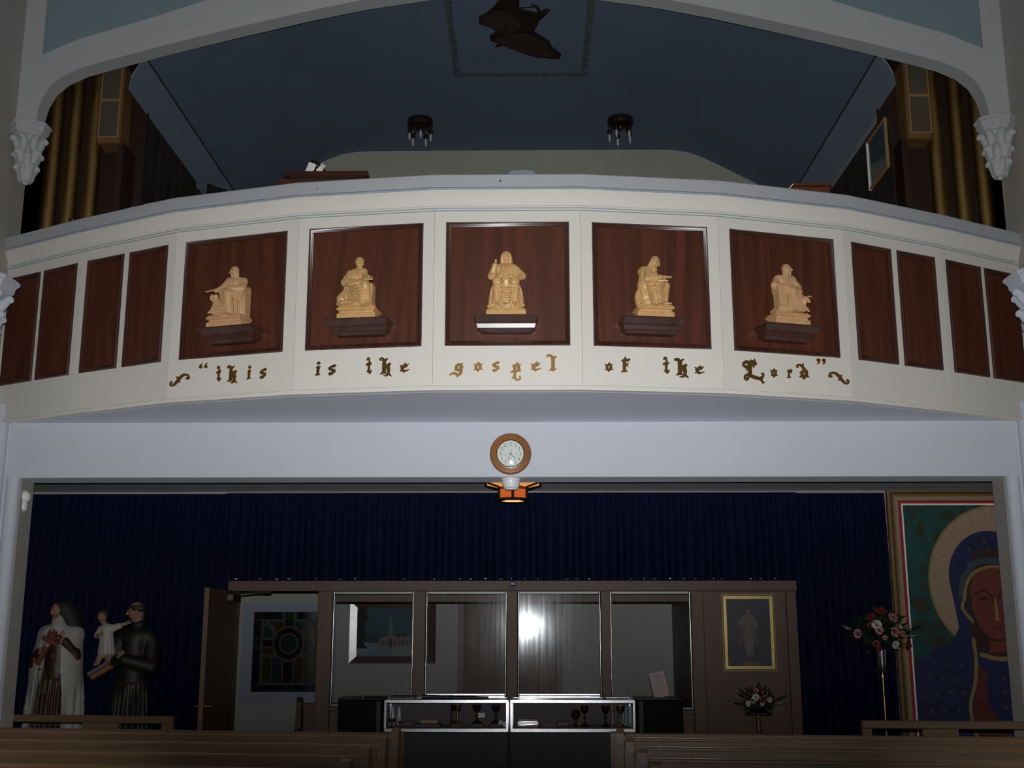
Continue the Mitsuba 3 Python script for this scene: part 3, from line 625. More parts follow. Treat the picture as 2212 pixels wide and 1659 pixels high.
def fig_writer_angel():      # turned to the left, angel at the knee
    C = Clay((-.20, -.17, .09), (.18, .13, .53), HG)
    C.box((.095, .045, .22), (.040, .05, .13), .008, .01); C.ell((.02, .03, .13), (.12, .08, .04), .01); C.ell((.05, .02, .20), (.08, .07, .10), .02)
    C.cap((.055, .01, .27), (-.012, -.075, .278), .046, .040, .012); C.cap((.085, -.02, .265), (.035, -.10, .262), .045, .038, .012)
    C.cap((-.010, -.078, .275), (-.01, -.07, .125), .038, .032, .012); C.cap((.035, -.10, .26), (.052, -.085, .125), .037, .034, .012)
    C.ell((-.02, -.10, .112), (.034, .018, .012), .004, .6); C.ell((.035, -.118, .112), (.032, .018, .012), .004, .9)
    C.cap((.062, .01, .28), (.055, -.005, .36), .058, .060, .02); C.cap((.002, -.02, .388), (.105, .015, .388), .032, .034, .018); C.cap((.045, -.005, .40), (.040, -.012, .43), .021, .02, .01)
    C.head((.036, -.018, .468), .035, -.95, -.12, 'long', .55)
    C.cap((-.002, -.025, .385), (-.040, -.055, .325), .026, .026, .01); C.cap((-.040, -.058, .322), (-.078, -.085, .298), .025, .018, .006); C.hand((-.080, -.088, .298), (-1, -.4, -.3), (0, 0, 1), .013, .4)
    C.cap((.112, .01, .382), (.122, -.03, .315), .030, .032, .01); C.cap((.122, -.035, .312), (.03, -.095, .305), .030, .020, .008); C.hand((.028, -.096, .305), (-1, -.2, 0), (0, -.3, 1), .013, .4)
    for i in range(6):
        z = .262 - i * .024; C.rope([(.07, -.115 + i * .004, z + .01), (.045, -.132 + i * .004, z - .012), (.01, -.118, z - .028), (-.015, -.112, z - .016)], .006, .006)
    for i in range(5): C.rope([(.085 + i * .010, -.06 + i * .02, .27), (.095 + i * .008, -.06 + i * .022, .19), (.09 + i * .010, -.055 + i * .022, .115)], [.005, .008, .007], .006)
    for i in range(5): C.rope([(.01 + i * .02, -.060 + i * .008, .395), (.02 + i * .016, -.068 + i * .006, .35), (.04 + i * .012, -.064, .30)], .006, .006)
    C.rope([(-.0, -.05, .305), (.05, -.075, .318), (.11, -.04, .30), (.128, .01, .27)], .010, .008)
    for q in range(4): C.rope([(.09 + q * .01, -.035, .375 - q * .014), (.118 + q * .004, -.045, .345 - q * .008), (.135, -.02, .33)], .005, .005)
    C.head((-.082, -.085, .245), .022, -.5, 0, 'short'); C.cap((-.080, -.08, .222), (-.072, -.075, .175), .022, .030, .008); C.cap((-.072, -.078, .175), (-.060, -.078, .12), .036, .046, .01)
    for q in range(6): C.rope([(-.085 + q * .012, -.112, .165), (-.098 + q * .018, -.122, .12), (-.11 + q * .022, -.126, .108)], [.006, .008, .009], .004)
    C.rope([(-.062, -.07, .215), (-.03, -.06, .24), (-.015, -.04, .225)], [.012, .010, .006], .005); C.rope([(-.095, -.08, .21), (-.115, -.095, .235), (-.105, -.10, .26)], [.010, .009, .008], .004)
    return C.mesh()
def fig_writer_lion():       # turned to the right, lion lying at the left
    C = Clay((-.19, -.17, .09), (.19, .13, .53), HG)
    C.ell((-.01, .03, .13), (.13, .08, .04), .01); C.ell((-.03, .02, .20), (.085, .075, .10), .02); C.box((.085, .0, .19), (.032, .05, .10), .008, .012)
    C.cap((-.05, .0, .265), (.035, -.08, .272), .050, .042, .012); C.cap((-.02, -.03, .262), (.072, -.10, .258), .046, .038, .012)
    C.cap((.035, -.085, .268), (.062, -.09, .125), .040, .034, .012); C.cap((.072, -.10, .256), (.095, -.09, .13), .036, .030, .012)
    C.ell((.085, -.115, .112), (.036, .018, .012), .004, -.5)
    C.cap((-.045, .01, .28), (-.025, -.01, .36), .060, .060, .02); C.cap((-.078, .01, .382), (.035, -.025, .388), .034, .032, .018); C.cap((-.01, -.005, .40), (.0, -.02, .43), .022, .021, .01)
    C.head((.004, -.028, .462), .038, .35, -.25, 'short', .30)
    C.cap((-.080, .005, .378), (-.108, -.035, .305), .031, .032, .01); C.cap((-.108, -.04, .302), (-.015, -.095, .285), .030, .020, .008); C.hand((-.013, -.097, .286), (1, -.1, .1), (0, -.3, 1), .014, .4)
    C.cap((.040, -.025, .382), (.068, -.06, .325), .028, .027, .01); C.cap((.068, -.062, .322), (.098, -.098, .318), .026, .018, .006); C.hand((.098, -.10, .320), (.8, -.5, -.5), (.2, -.2, 1), .013, .5)
    C.rope([(-.125, -.01, .285), (-.06, -.10, .268), (.0, -.118, .270), (.05, -.11, .282)], .011, .008)
    for i in range(6):
        z = .245 - i * .022; C.rope([(-.06 + i * .006, -.09, z), (-.01, -.125 + i * .003, z - .004), (.04, -.128, z - .022), (.07, -.120, z - .03)], .0065, .006)
    for i in range(5): C.rope([(-.07 + i * .022, -.045 - i * .004, .395), (-.065 + i * .020, -.062 - i * .003, .35), (-.05 + i * .014, -.062, .305)], .006, .006)
    for q in range(4): C.rope([(-.115 + q * .012, -.045, .355 - q * .014), (-.095 + q * .012, -.068, .325 - q * .006), (-.06 + q * .012, -.078, .312)], .005, .005)
    C.ell((-.115, -.035, .165), (.048, .07, .060), .012); C.head((-.075, -.10, .175), .030, .5, -.15, 'none')     # lion: body, maned head
    for q in range(16):
        a = q * .62; C.rope([(-.085 + .030 * math.cos(a), -.085, .180 + .034 * math.sin(a)), (-.09 + .045 * math.cos(a + .3), -.075, .178 + .050 * math.sin(a + .3))], [.010, .006], .004)
    C.cap((-.10, -.11, .125), (-.03, -.135, .112), .018, .014, .006); C.cap((-.14, -.08, .12), (-.10, -.13, .112), .02, .013, .006)
    for q in range(5): C.rope([(-.155 + q * .012, -.04, .20 - q * .012), (-.150 + q * .012, -.085, .17 - q * .010), (-.14 + q * .012, -.10, .13)], .005, .005)
    C.rope([(-.12, .0, .235), (-.105, -.03, .262), (-.09, -.035, .25)], [.012, .009, .006], .005)
    return C.mesh()
def fig_reader_eagle():      # profile to the right, reading; wing at the left
    C = Clay((-.19, -.17, .09), (.19, .13, .54), HG)
    C.ell((-.01, .03, .13), (.12, .08, .04), .01); C.ell((-.045, .02, .20), (.075, .07, .10), .02)
    C.cap((-.055, .01, .27), (.035, -.07, .265), .050, .042, .012); C.cap((-.02, .01, .268), (.088, -.04, .262), .046, .038, .012)
    C.cap((.030, -.075, .262), (.0, -.085, .13), .042, .040, .012); C.cap((.088, -.042, .258), (.078, -.05, .13), .035, .026, .010)
    C.ell((.095, -.075, .112), (.036, .017, .012), .004, -.25); C.ell((.03, -.11, .112), (.034, .018, .012), .004, -.2)
    C.cap((-.062, .01, .28), (-.042, .0, .37), .058, .058, .02); C.cap((-.075, .025, .388), (-.005, -.03, .395), .038, .036, .018); C.cap((-.02, -.01, .405), (.002, -.015, .43), .023, .022, .01)
    C.head((.020, -.018, .462), .038, 1.35, -.5, 'long', .2)
    C.cap((-.035, -.035, .388), (-.058, -.07, .305), .032, .032, .01); C.cap((-.056, -.075, .302), (.045, -.085, .318), .030, .020, .008); C.hand((.047, -.086, .318), (1, 0, .2), (0, 0, 1), .014, .5)
    C.cap((.0, -.0, .39), (.03, -.02, .325), .028, .026, .01); C.cap((.03, -.02, .325), (.085, -.05, .330), .024, .017, .006); C.hand((.086, -.05, .330), (1, -.1, -.1), (0, 0, 1), .013, .6)
    for i in range(7):
        z = .255 - i * .020; C.rope([(-.07 + i * .006, -.075, z), (-.035 + i * .004, -.118, z - .030), (.012, -.130 + i * .002, z - .034), (.042, -.115, z + .004)], .0065, .006)
    for i in range(4): C.rope([(.072 + i * .012, -.075 + i * .01, .25), (.068 + i * .012, -.078 + i * .008, .19), (.062 + i * .012, -.075 + i * .006, .13)], .005, .005)
    C.rope([(.0, -.11, .115), (.02, -.135, .112), (.055, -.125, .118)], .010, .006)
    for i in range(5): C.rope([(-.085 + i * .016, -.01 - i * .008, .42 - i * .002), (-.095 + i * .018, -.03 - i * .008, .36), (-.09 + i * .018, -.045 - i * .006, .29)], .006, .006)
    for q in range(4): C.rope([(-.06 + q * .012, -.062, .375 - q * .016), (-.04 + q * .012, -.092, .34 - q * .01), (-.01 + q * .014, -.095, .325)], .005, .005)
    C.ell((-.118, -.01, .165), (.030, .055, .070), .010)                                     # the eagle's folded wing and head
    for q in range(7): C.rope([(-.120 + .004 * q, -.055 + q * .004, .235 - q * .010), (-.146 + q * .007, -.058, .17 - q * .004), (-.135 + q * .011, -.062, .108)], [.006, .007, .004], .003)
    C.ell((-.108, -.072, .122), (.018, .022, .014), .004)
    return C.mesh()
def fig_seated_ox():         # turned to the right on a pedestal chair, young ox at the right
    C = Clay((-.20, -.17, .09), (.19, .13, .54), HG)
    C.ell((-.01, .03, .125), (.12, .08, .035), .01)
    C.box((-.082, -.045, .195), (.036, .05, .10), .003, .004); C.box((-.082, -.045, .275), (.044, .056, .018), .004, .004); C.box((-.082, -.045, .125), (.043, .056, .020), .004, .004); C.box((-.074, -.045, .300), (.055, .062, .006), .002, .003)
    C.ell((-.02, .025, .21), (.07, .07, .10), .02)
    C.cap((-.03, .01, .275), (.002, -.085, .270), .048, .040, .012); C.cap((.015, .01, .27), (.052, -.075, .262), .046, .036, .012)
    C.cap((.0, -.09, .266), (-.006, -.085, .125), .038, .034, .012); C.cap((.053, -.078, .258), (.048, -.075, .13), .034, .028, .012)
    C.ell((.0, -.115, .112), (.022, .034, .012), .004); C.ell((.055, -.108, .112), (.022, .032, .012), .004)
    C.cap((-.018, .01, .28), (-.012, .0, .37), .058, .060, .02); C.cap((-.070, .0, .388), (.045, -.012, .388), .035, .034, .018); C.cap((-.01, -.005, .405), (.0, -.012, .435), .022, .021, .01)
    C.head((.004, -.015, .470), .038, 1.05, .0, 'long', .9)
    C.cap((-.078, .0, .382), (-.118, -.03, .325), .031, .032, .01); C.cap((-.118, -.035, .322), (-.045, -.085, .302), .031, .021, .008); C.hand((-.043, -.087, .302), (1, -.3, -.1), (0, -.2, 1), .014, .3)
    C.cap((.050, -.01, .382), (.080, -.04, .318), .028, .030, .01); C.cap((.080, -.042, .315), (.070, -.085, .275), .028, .020, .008); C.hand((.070, -.087, .272), (.1, -.5, -.8), (.3, -.8, .4), .014, .4)
    for i in range(5): C.rope([(-.028 + i * .014, -.118 + abs(i - 2) * .004, .27), (-.030 + i * .015, -.122, .20), (-.034 + i * .016, -.116, .115)], [.005, .007, .008], .006)
    for i in range(4): C.rope([(.035 + i * .012, -.108 + i * .006, .255), (.036 + i * .010, -.105, .19), (.032 + i * .012, -.10, .12)], [.005, .007, .008], .006)
    for i in range(6): C.rope([(-.06 + i * .020, -.034 - .003 * i, .402), (-.045 + i * .014, -.062, .35), (-.035 + i * .010, -.058, .30)], .006, .006)
    C.rope([(-.07, -.05, .305), (-.01, -.075, .315), (.045, -.07, .30), (.075, -.06, .26)], .010, .008)
    for q in range(4): C.rope([(.055 + q * .006, -.035, .355 - q * .016), (.088 - q * .002, -.062, .33 - q * .012), (.10 - q * .004, -.045, .31 - q * .01)], .005, .005)
    C.ell((.092, -.06, .150), (.032, .05, .042), .010); C.cap((.090, -.095, .175), (.102, -.115, .205), .024, .022, .008); C.cap((.102, -.118, .208), (.110, -.145, .178), .020, .013, .006)   # ox
    for a in (-1, 1): C.rope([(.102 + a * .014, -.108, .224), (.106 + a * .034, -.112, .232), (.112 + a * .040, -.118, .222)], [.007, .006, .003], .003); C.ell((.104 + a * .026, -.108, .210), (.014, .007, .007), .003)
    C.cap((.080, -.105, .135), (.082, -.125, .108), .012, .010, .005); C.cap((.112, -.10, .135), (.116, -.122, .108), .012, .010, .005)
    return C.mesh()
STATUES = [(2, .034, .155, fig_writer_angel, 'carved pale wood statue of a seated long-haired figure facing left above the word this', 'statue_pale'),
           (3, -.010, .152, fig_writer_lion, 'carved golden wood statue of a seated bald writer with a lion curled at its feet', 'statue_wood'),
           (4, -.008, .152, fig_teacher, 'carved golden wood statue of a frontal seated figure raising one hand and holding a book', 'statue_wood'),
           (5, -.014, .145, fig_reader_eagle, 'carved wood statue of a bowed seated reader in profile with a tablet on the knee', 'statue_wood'),
           (6, -.040, .150, fig_seated_ox, 'carved pale wood statue of a bearded seated figure with a young ox at its feet', 'statue_pale')]
for i, (k, u, w, fn, say, m_) in enumerate(STATUES):
    st = thing('statue', say, 'statue')
    def put(m, dy=-.098): m = m.copy(); m.apply_translation((u, dy, 3.9675)); return on(k, m)
    part(st, 'plinth', put(plinth(w, .088, i == 2)), m_)
    part(st, 'figure', put(fn()), m_, True)
    if i == 2: part(st, 'book', put(book((.052, -.078, .335), .086, .072, .024, math.radians(82), -.1)), m_)
    if i == 1: part(st, 'book', put(book((.100, -.115, .300), .075, .055, .012, math.radians(35), .2)), m_)
    if i == 0: part(st, 'tablet', put(book((-.100, -.105, .290), .105, .06, .012, math.radians(20), -.3)), m_)
    if i == 3:
        part(st, 'book', put(book((.085, -.065, .318), .085, .060, .014, math.radians(10), .1)), m_)
        part(st, 'tablet', put(book((.055, -.098, .284), .085, .05, .010, math.radians(20), -.15)), m_)
    if i == 4: part(st, 'scroll', put(book((-.065, -.085, .318), .13, .05, .008, math.radians(25), .25)), m_)
# ================================================================ corbels and columns at the ends of the gallery
def leafy(n, r0, r1, z0, z1, lob, seed):
    """Rings of carved leaf lobes standing off a tapering bell."""
    C = Clay((-r0 - .08, -r0 - .08, z0 - .05), (r0 + .08, r0 + .08, z1 + .03), .008)
    C.cap((0, 0, z0 + .02), (0, 0, z1), r1, r0 * .82, .02)
    r = random.Random(seed)
    for row in range(lob):
        t = (row + .5) / lob; rr = r1 + (r0 - r1) * t; z = z0 + (z1 - z0) * t
        for i in range(n):
            a = (i + .5 * (row % 2)) * 2 * math.pi / n; ca, sa = math.cos(a), math.sin(a)
            C.rope([(ca * rr * .82, sa * rr * .82, z - .07), (ca * rr * .98, sa * rr * .98, z), (ca * (rr + .030), sa * (rr + .030), z + .045), (ca * (rr + .052), sa * (rr + .052), z + .028)], [.030, .036, .026, .016], .010)
            C.cap((ca * rr * .9, sa * rr * .9, z - .05), (ca * (rr + .03), sa * (rr + .03), z + .03), .006, .006, .006, sub=True)
    return C.mesh()
for s, nm in ((-1, 'left'), (1, 'right')):
    k = thing('arch_corbel', f'pale blue plaster corbel with carved leaves under the {nm} end of the loft arch', 'corbel')
    cx, cy = s * 4.475, 9.985
    ab = [(0, 6.235), (.185, 6.235), (.192, 6.222), (.185, 6.208), (.170, 6.200), (.170, 6.165), (.160, 6.150), (.145, 6.140), (.140, 6.118), (.125, 6.105), (0, 6.105)]
    part(k, 'abacus', move(lathe(ab, 8), (cx, cy, 0), rz=math.pi / 8), 'paint_arch', 20)
    part(k, 'leaf_bell', move(leafy(7, .118, .038, 5.70, 6.11, 3, 3), (cx, cy, 0), rz=.2), 'paint_arch', True)
    part(k, 'pendant', lathe([(0, 5.645), (.022, 5.655), (.036, 5.685), (.030, 5.715), (.045, 5.735), (.0, 5.76)], 16, (cx, cy, 0)), 'paint_arch', 40)
    k = thing('engaged_column', f'pale blue engaged column with a leafy capital in front of the {nm} end of the gallery', 'column')
    cx, cy = s * 4.47, 9.18
    ab = [(0, 4.50), (.36, 4.50), (.372, 4.488), (.372, 4.462), (.350, 4.448), (.336, 4.425), (.332, 4.395), (.320, 4.382), (.300, 4.378), (0, 4.378)]
    part(k, 'abacus', move(lathe(ab, 8), (cx, cy, 0), rz=math.pi / 8), 'paint_beam', 20)
    part(k, 'leaf_capital', move(leafy(9, .285, .215, 4.07, 4.38, 2, 5), (cx, cy, 0)), 'paint_beam', True)
    part(k, 'neck_ring', lathe([(.20, 4.035), (.245, 4.04), (.262, 4.056), (.262, 4.07), (.245, 4.086), (.20, 4.09)], 32, (cx, cy, 0)), 'paint_beam', 40)
    part(k, 'shaft', lathe([(0, 0), (.32, 0), (.32, .22), (.26, .28), (.215, .30), (.215, 4.05), (0, 4.05)], 32, (cx, cy, 0)), 'paint_beam', 40)
# ================================================================ things in the loft
def pipe(x, r, z1, say, y=10.5):
    k = thing('organ_pipe', say, 'organ pipe')
    part(k, 'body', lathe([(.03, 4.1), (.05, 4.25), (r, 4.72), (r, z1), (r - .006, z1), (r - .006, 4.9)], 28, (x, y, 0)), 'brass_pipe', 35)
    part(k, 'mouth', move(B(-r * .55, r * .55, -r * 1.02, -r * .7, 4.74, 4.80, .004), (x, y, 0)), 'black_matte')
for x, say in ((-4.572, 'dull brass organ pipe beside the left nave wall, mostly in shadow'), (-4.465, 'brass organ pipe second from the left nave wall'), (-4.275, 'brass organ pipe third from the left nave wall'), (-4.072, 'brass organ pipe next to the left wall speaker')): pipe(x, .072 if x > -4.5 else .045, 6.98, say, 10.5 if x > -4.5 else 10.66)
for x, say in ((4.105, 'brass organ pipe next to the right wall speaker'), (4.325, 'middle brass organ pipe of the three at the right of the loft'), (4.535, 'brass organ pipe nearest the right nave wall')): pipe(x, .072, 6.98, say)
for s, nm in ((-1, 'left'), (1, 'right')):
    k = thing('wall_speaker', f'long wooden loudspeaker with two cloth grilles hung beside the {nm} organ pipes', 'loudspeaker')
    x0, x1 = (-3.985, -3.765) if s < 0 else (3.795, 4.025)
    part(k, 'cabinet', B(x0, x1, 10.35, 10.60, 6.225, 7.05, .006), 'speaker_wood')
    e0, e1 = (x0 + .012, x1 - .028) if s < 0 else (x0 + .035, x1 - .008)
    for z0, z1 in ((6.285, 6.655), (6.675, 7.03)):
        g = part(k, 'grille', B(e0, e1, 10.343, 10.352, z0, z1, .003), 'speaker_cloth')
        fr = sbox(e0 - .008, z0 - .008, e1 + .008, z1 + .008).difference(sbox(e0 + .003, z0 + .003, e1 - .003, z1 - .003))
        part(g, 'edging', extr(fr, 10.337, 10.350), 'speaker_edge')
# painted band and eagle on the vault
scene['mosaic_band'] = {'type': 'twosided', 'bsdf': {'type': 'principled', 'roughness': .85, 'specular': .1, 'base_color': proc(lambda p, n, uv: mix([.040, .055, .058], [.105, .125, .125], cell_rand(dr.floor(p.x * 45), dr.floor(p.y * 45), 2)))}}
band = sbox(-.665, 10.2, .835, 12.045).difference(sbox(-.595, 10.1, .765, 11.965))
bm = trimesh.creation.extrude_polygon(band, .006, engine='earcut'); bm.apply_translation((0, 0, 7.757))
part('ceiling_loft', 'painted_band', bm, 'mosaic_band')
EAG = [(-.328, 10.857), (-.333, 10.747), (-.245, 10.658), (-.167, 10.544), (-.132, 10.458), (-.061, 10.364), (.085, 10.383), (.084, 10.539), (.079, 10.59), (.28, 10.683), (.308, 10.648), (.345, 10.595), (.392, 10.613), (.291, 10.792), (.254, 10.939), (.23, 11.033), (.265, 11.091), (.354, 11.189), (.399, 11.248), (.426, 11.367), (.529, 11.531), (.512, 11.613), (.37, 11.591), (.268, 11.569), (.168, 11.516), (.018, 11.402), (-.031, 11.361), (-.089, 11.311), (-.179, 11.349), (-.138, 11.27), (-.224, 11.2), (-.232, 11.123), (-.161, 11.047), (-.179, 10.971), (-.253, 10.905)]
mat('eagle_brown', vary((.020, .013, .009), .6, 9.0), .8, spec=.1)
mat('eagle_wing', vary((.038, .026, .020), .5, 14.0), .8, spec=.1)
k = thing('ceiling_eagle', 'dark brown eagle relief spread on the blue loft ceiling inside the painted band', 'eagle relief')
def flat(poly, z0, h):
    ms = [trimesh.creation.extrude_polygon(g, h, engine='earcut') for g in getattr(poly, 'geoms', [poly])]
    m = cat(ms); m.apply_translation((0, 0, z0)); return m
part(k, 'body', flat(Polygon(EAG).buffer(0), 7.737, .022), 'eagle_brown')
part(k, 'wing', flat(Polygon([(-.20, 11.17), (-.06, 11.08), (.16, 11.06), (.34, 11.22), (.39, 11.36), (.49, 11.55), (.30, 11.54), (.12, 11.46), (.0, 11.36), (-.12, 11.27)]), 7.730, .012), 'eagle_wing')
part(k, 'wing', flat(Polygon([(-.31, 10.84), (-.30, 10.76), (-.16, 10.60), (-.02, 10.62), (.08, 10.74), (.10, 10.92), (.02, 11.02), (-.10, 11.02), (-.17, 10.96)]), 7.730, .012), 'eagle_wing')
part(k, 'perch', cat(tube([(.07, 10.565, 7.745), (.25, 10.541, 7.745)], .006, 8), tube([(.29, 10.76, 7.745), (.285, 10.63, 7.745), (.25, 10.53, 7.745), (.20, 10.49, 7.745)], [.018, .017, .014, .006], 8)), 'eagle_brown', 40)
# framed dark picture on the right plank wall
k = thing('framed_picture', 'dark glazed picture in a thin frame on the right plank wall of the loft', 'framed picture')
py0, py1, pz0, pz1 = 10.50, 11.12, 6.0, 6.52
part(k, 'glass', B(3.640, 3.652, py0 + .02, py1 - .02, pz0 + .02, pz1 - .02), 'mirror_glass')
for nm, b in (('frame_side', (py1 - .03, py1, pz0, pz1)), ('frame_side', (py0, py0 + .03, pz0, pz1)), ('frame_rail', (py0 + .03, py1 - .03, pz0, pz0 + .025)), ('frame_rail', (py0 + .03, py1 - .03, pz1 - .025, pz1))):
    part(k, nm, B(3.625, 3.654, *b, .004), 'white_paint' if nm == 'frame_side' and b[0] > 11 else 'speaker_edge')
# two small ceiling lights
for i, (x, say) in enumerate(((-1.147, 'left dark bronze ceiling fixture with candle bulbs under the loft vault'), (1.297, 'right dark bronze ceiling fixture with candle bulbs under the loft vault'))):
    k = thing('ceiling_light', say, 'ceiling light'); y = 13.14
    part(k, 'canopy', lathe([(0, 7.765), (.10, 7.765), (.155, 7.745), (.160, 7.70), (.150, 7.66), (.11, 7.648), (.04, 7.64), (.03, 7.61), (.0, 7.59)], 28, (x, y, 0)), 'bronze_dark', 35)
    for q in range(5):
        a = q * 2 * math.pi / 5 + (.5 if i else 1.1); ca, sa = math.cos(a), math.sin(a)
        part(k, 'arm', tube([(x + ca * .06, y + sa * .06, 7.65), (x + ca * .11, y + sa * .11, 7.59), (x + ca * .135, y + sa * .135, 7.60)], .011, 8), 'bronze_dark', 40)
        part(k, 'socket', lathe([(0, 7.61), (.022, 7.61), (.03, 7.585), (.020, 7.555), (0, 7.555)], 12, (x + ca * .135, y + sa * .135, 0)), 'bronze_dark', 40)
        part(k, 'bulb', lathe([(0, 7.555), (.010, 7.553), (.014, 7.54), (.017, 7.51), (.013, 7.475), (.005, 7.455), (0, 7.45)], 12, (x + ca * .135, y + sa * .135, 0)), 'bulb_glass', True)
# organ desk with music and lamp, left of the middle
k = thing('organ_console', 'low dark red wooden organ console behind the gallery rail, left of the middle', 'organ console')
part(k, 'case', B(-2.02, -1.20, 9.42, 10.05, 4.1, 5.475, .008), 'console_red')
part(k, 'lid', B(-1.955, -1.225, 9.40, 10.02, 5.485, 5.530, .006), 'oak_frame')
part(k, 'music_ledge', B(-1.90, -1.26, 9.41, 9.45, 5.470, 5.488), 'panel_dark')
for dx, ry, say in ((-1.775, .36, 'leaning white music sheet on the organ console, left of the lamp'), (-1.700, .52, 'tan music sheet leaning beside the white sheet on the organ console')):
    solo('music_sheet', say, 'sheet music', move(B(-.035 if dx < -1.75 else -.022, .035 if dx < -1.75 else .022, -.003, .003, 0, .130, .001), (dx, 9.52 if dx < -1.75 else 9.53, 5.530), ry=ry), 'paper' if dx < -1.75 else 'paper_cream')
solo('card', 'small white card standing under the brass lamp on the organ console', 'card', extr(Polygon([(-1.692, 5.532), (-1.622, 5.538), (-1.658, 5.604), (-1.690, 5.585)]), 9.49, 9.494), 'white_paint')
k = thing('desk_lamp', 'small brass desk lamp with a round dark shade on the organ console', 'desk lamp')
part(k, 'shade', move(lathe([(0, .032), (.016, .028), (.030, .012), (.034, -.010), (.028, -.026), (0, -.022)], 20), (-1.728, 9.56, 5.668), ry=.3), 'bronze_dark', 35)
part(k, 'arm', tube([(-1.735, 9.56, 5.645), (-1.69, 9.56, 5.665), (-1.655, 9.56, 5.635), (-1.625, 9.56, 5.585), (-1.605, 9.56, 5.535)], .012, 10), 'bronze_dark', 40)
part(k, 'stem', tube([(-1.712, 9.56, 5.64), (-1.728, 9.56, 5.585), (-1.742, 9.56, 5.531)], .013, 10), 'bronze_dark', 40)
part(k, 'knob', trimesh.creation.icosphere(subdivisions=2, radius=.013).apply_translation((-1.678, 9.55, 5.622)), 'gold', True)
part(k, 'base', lathe([(0, 5.531), (.07, 5.531), (.07, 5.540), (.02, 5.548), (0, 5.548)], 20, (-1.67, 9.57, 0)), 'bronze_dark', 35)
k = thing('wooden_chest', 'reddish brown wooden chest behind the right part of the gallery rail', 'chest')
part(k, 'body', B(2.49, 2.82, 9.62, 10.1, 4.1, 5.452, .006), 'console_brown'); part(k, 'lid', B(2.475, 2.83, 9.60, 10.11, 5.455, 5.480, .005), 'console_brown')
solo('sheet', 'white sheet leaning against the reddish wooden chest on the loft', 'sheet', extr(Polygon([(2.425, 5.395), (2.485, 5.462), (2.492, 5.458), (2.436, 5.392)]), 9.585, 9.60), 'paper')
k = thing('floor_monitor', 'small black wedge loudspeaker behind the rail in the left part of the loft', 'loudspeaker')
part(k, 'cabinet', cat(extr(Polygon([(-2.705, 4.9), (-2.50, 4.9), (-2.53, 5.480), (-2.62, 5.508), (-2.705, 5.545)]), 9.7, 10.0)), 'black_matte')
part(k, 'stand', cat(B(-2.68, -2.54, 9.72, 9.98, 4.10, 4.13), tube([(-2.61, 9.85, 4.12), (-2.61, 9.85, 4.9)], .02, 10)), 'black_matte')
k = thing('choir_chair', 'blue grey chair whose rounded back just shows above the middle of the gallery rail', 'chair')

part(k, 'backrest', extr(Polygon([(0.0, 4.95), (.222, 4.95), (.222, 5.455), (.205, 5.475), (.17, 5.486), (.05, 5.486), (.018, 5.475), (0.0, 5.455)]), 9.30, 9.33), 'cry_trim')
part(k, 'seat', B(-.06, .28, 9.32, 9.72, 4.78, 4.83, .01), 'cry_trim')
for lx in (-.04, .26):
    for ly in (9.34, 9.70): part(k, 'leg', tube([(lx, ly, 4.10), (lx, ly, 4.79)], .014, 8), 'chrome', 40)
part(k, 'back_post', tube([(.04, 9.335, 4.82), (.04, 9.335, 5.0)], .012, 8), 'chrome', 40); part(k, 'back_post', tube([(.18, 9.335, 4.82), (.18, 9.335, 5.0)], .012, 8), 'chrome', 40)
# papers and hymnals left on the cap rail
for kf, u, y, w, d, h, rz, m_, name, say in ((1, .33, .07, .30, .20, .022, .05, 'paper_cream', 'hymnal', 'pinkish hymnal lying on the left part of the gallery rail'), (1, -.02, .03, .26, .17, .008, -.08, 'paper_pink', 'leaflet', 'pinkish leaflet on the rail beside the hymnal'), (1, -.33, .05, .18, .15, .012, .2, 'paper_pink', 'leaflet', 'folded leaflet on the rail in front of the left organ pipes'),
        (1, -.50, .02, .10, .10, .010, -.1, 'paper', 'note_paper', 'scrap of white paper on the rail in front of the left organ pipes'), (2, .16, .06, .20, .15, .010, .08, 'paper', 'note_paper', 'white paper on the rail above the leftmost statue panel'), (8, -.02, .05, .16, .13, .008, -.1, 'paper', 'note_paper', 'white paper on the right end of the rail in front of the organ pipes'), (8, .16, .05, .11, .12, .008, .15, 'paper', 'note_paper', 'small white paper on the rail nearest the right nave wall')):
    solo(name, say, 'paper' if 'paper' in name else 'booklet', on(kf, move(B(-w / 2, w / 2, -d / 2, d / 2, 0, h, .002), (u, y, 5.1505), rz=rz)), m_)
k = thing('ornament', 'small teal ornament standing on the far left end of the gallery rail', 'ornament')
part(k, 'bowl', on(0, lathe([(0, 5.151), (.022, 5.151), (.028, 5.165), (.016, 5.185), (.030, 5.205), (.034, 5.222), (0, 5.215)], 14, (.28, .04, 0))), 'glass_teal', 35)
# ================================================================ partition, glass and doors under the loft
w = struct('wall_partition')
OP = 'oak_partition'
part(w, 'header', B(-2.935, 2.88, 11.93, 12.07, 2.03, 2.146, .004), OP)
for x0, x1 in ((-2.90, -2.805), (-1.98, -1.835), (-1.008, -.887), (-.062, .045), (.893, .985), (1.805, 1.925)):
    part(w, 'post', B(x0, x1, 11.935, 12.065, 0, 2.03, .004), OP)
part(w, 'side_panel', B(1.928, 2.765, 11.955, 12.05, 0, 2.028, .003), OP)
part(w, 'side_stile', B(2.769, 2.875, 11.95, 12.055, 0, 2.028, .003), OP)
part(w, 'white_edge', B(2.876, 2.896, 11.94, 12.06, 1.25, 2.14), 'white_paint')
SILL = {1: .895, 2: .93, 3: .93, 4: .865}
PANE = {1: (-1.835, -1.008), 2: (-.887, -.062), 3: (.045, .893), 4: (.985, 1.805)}
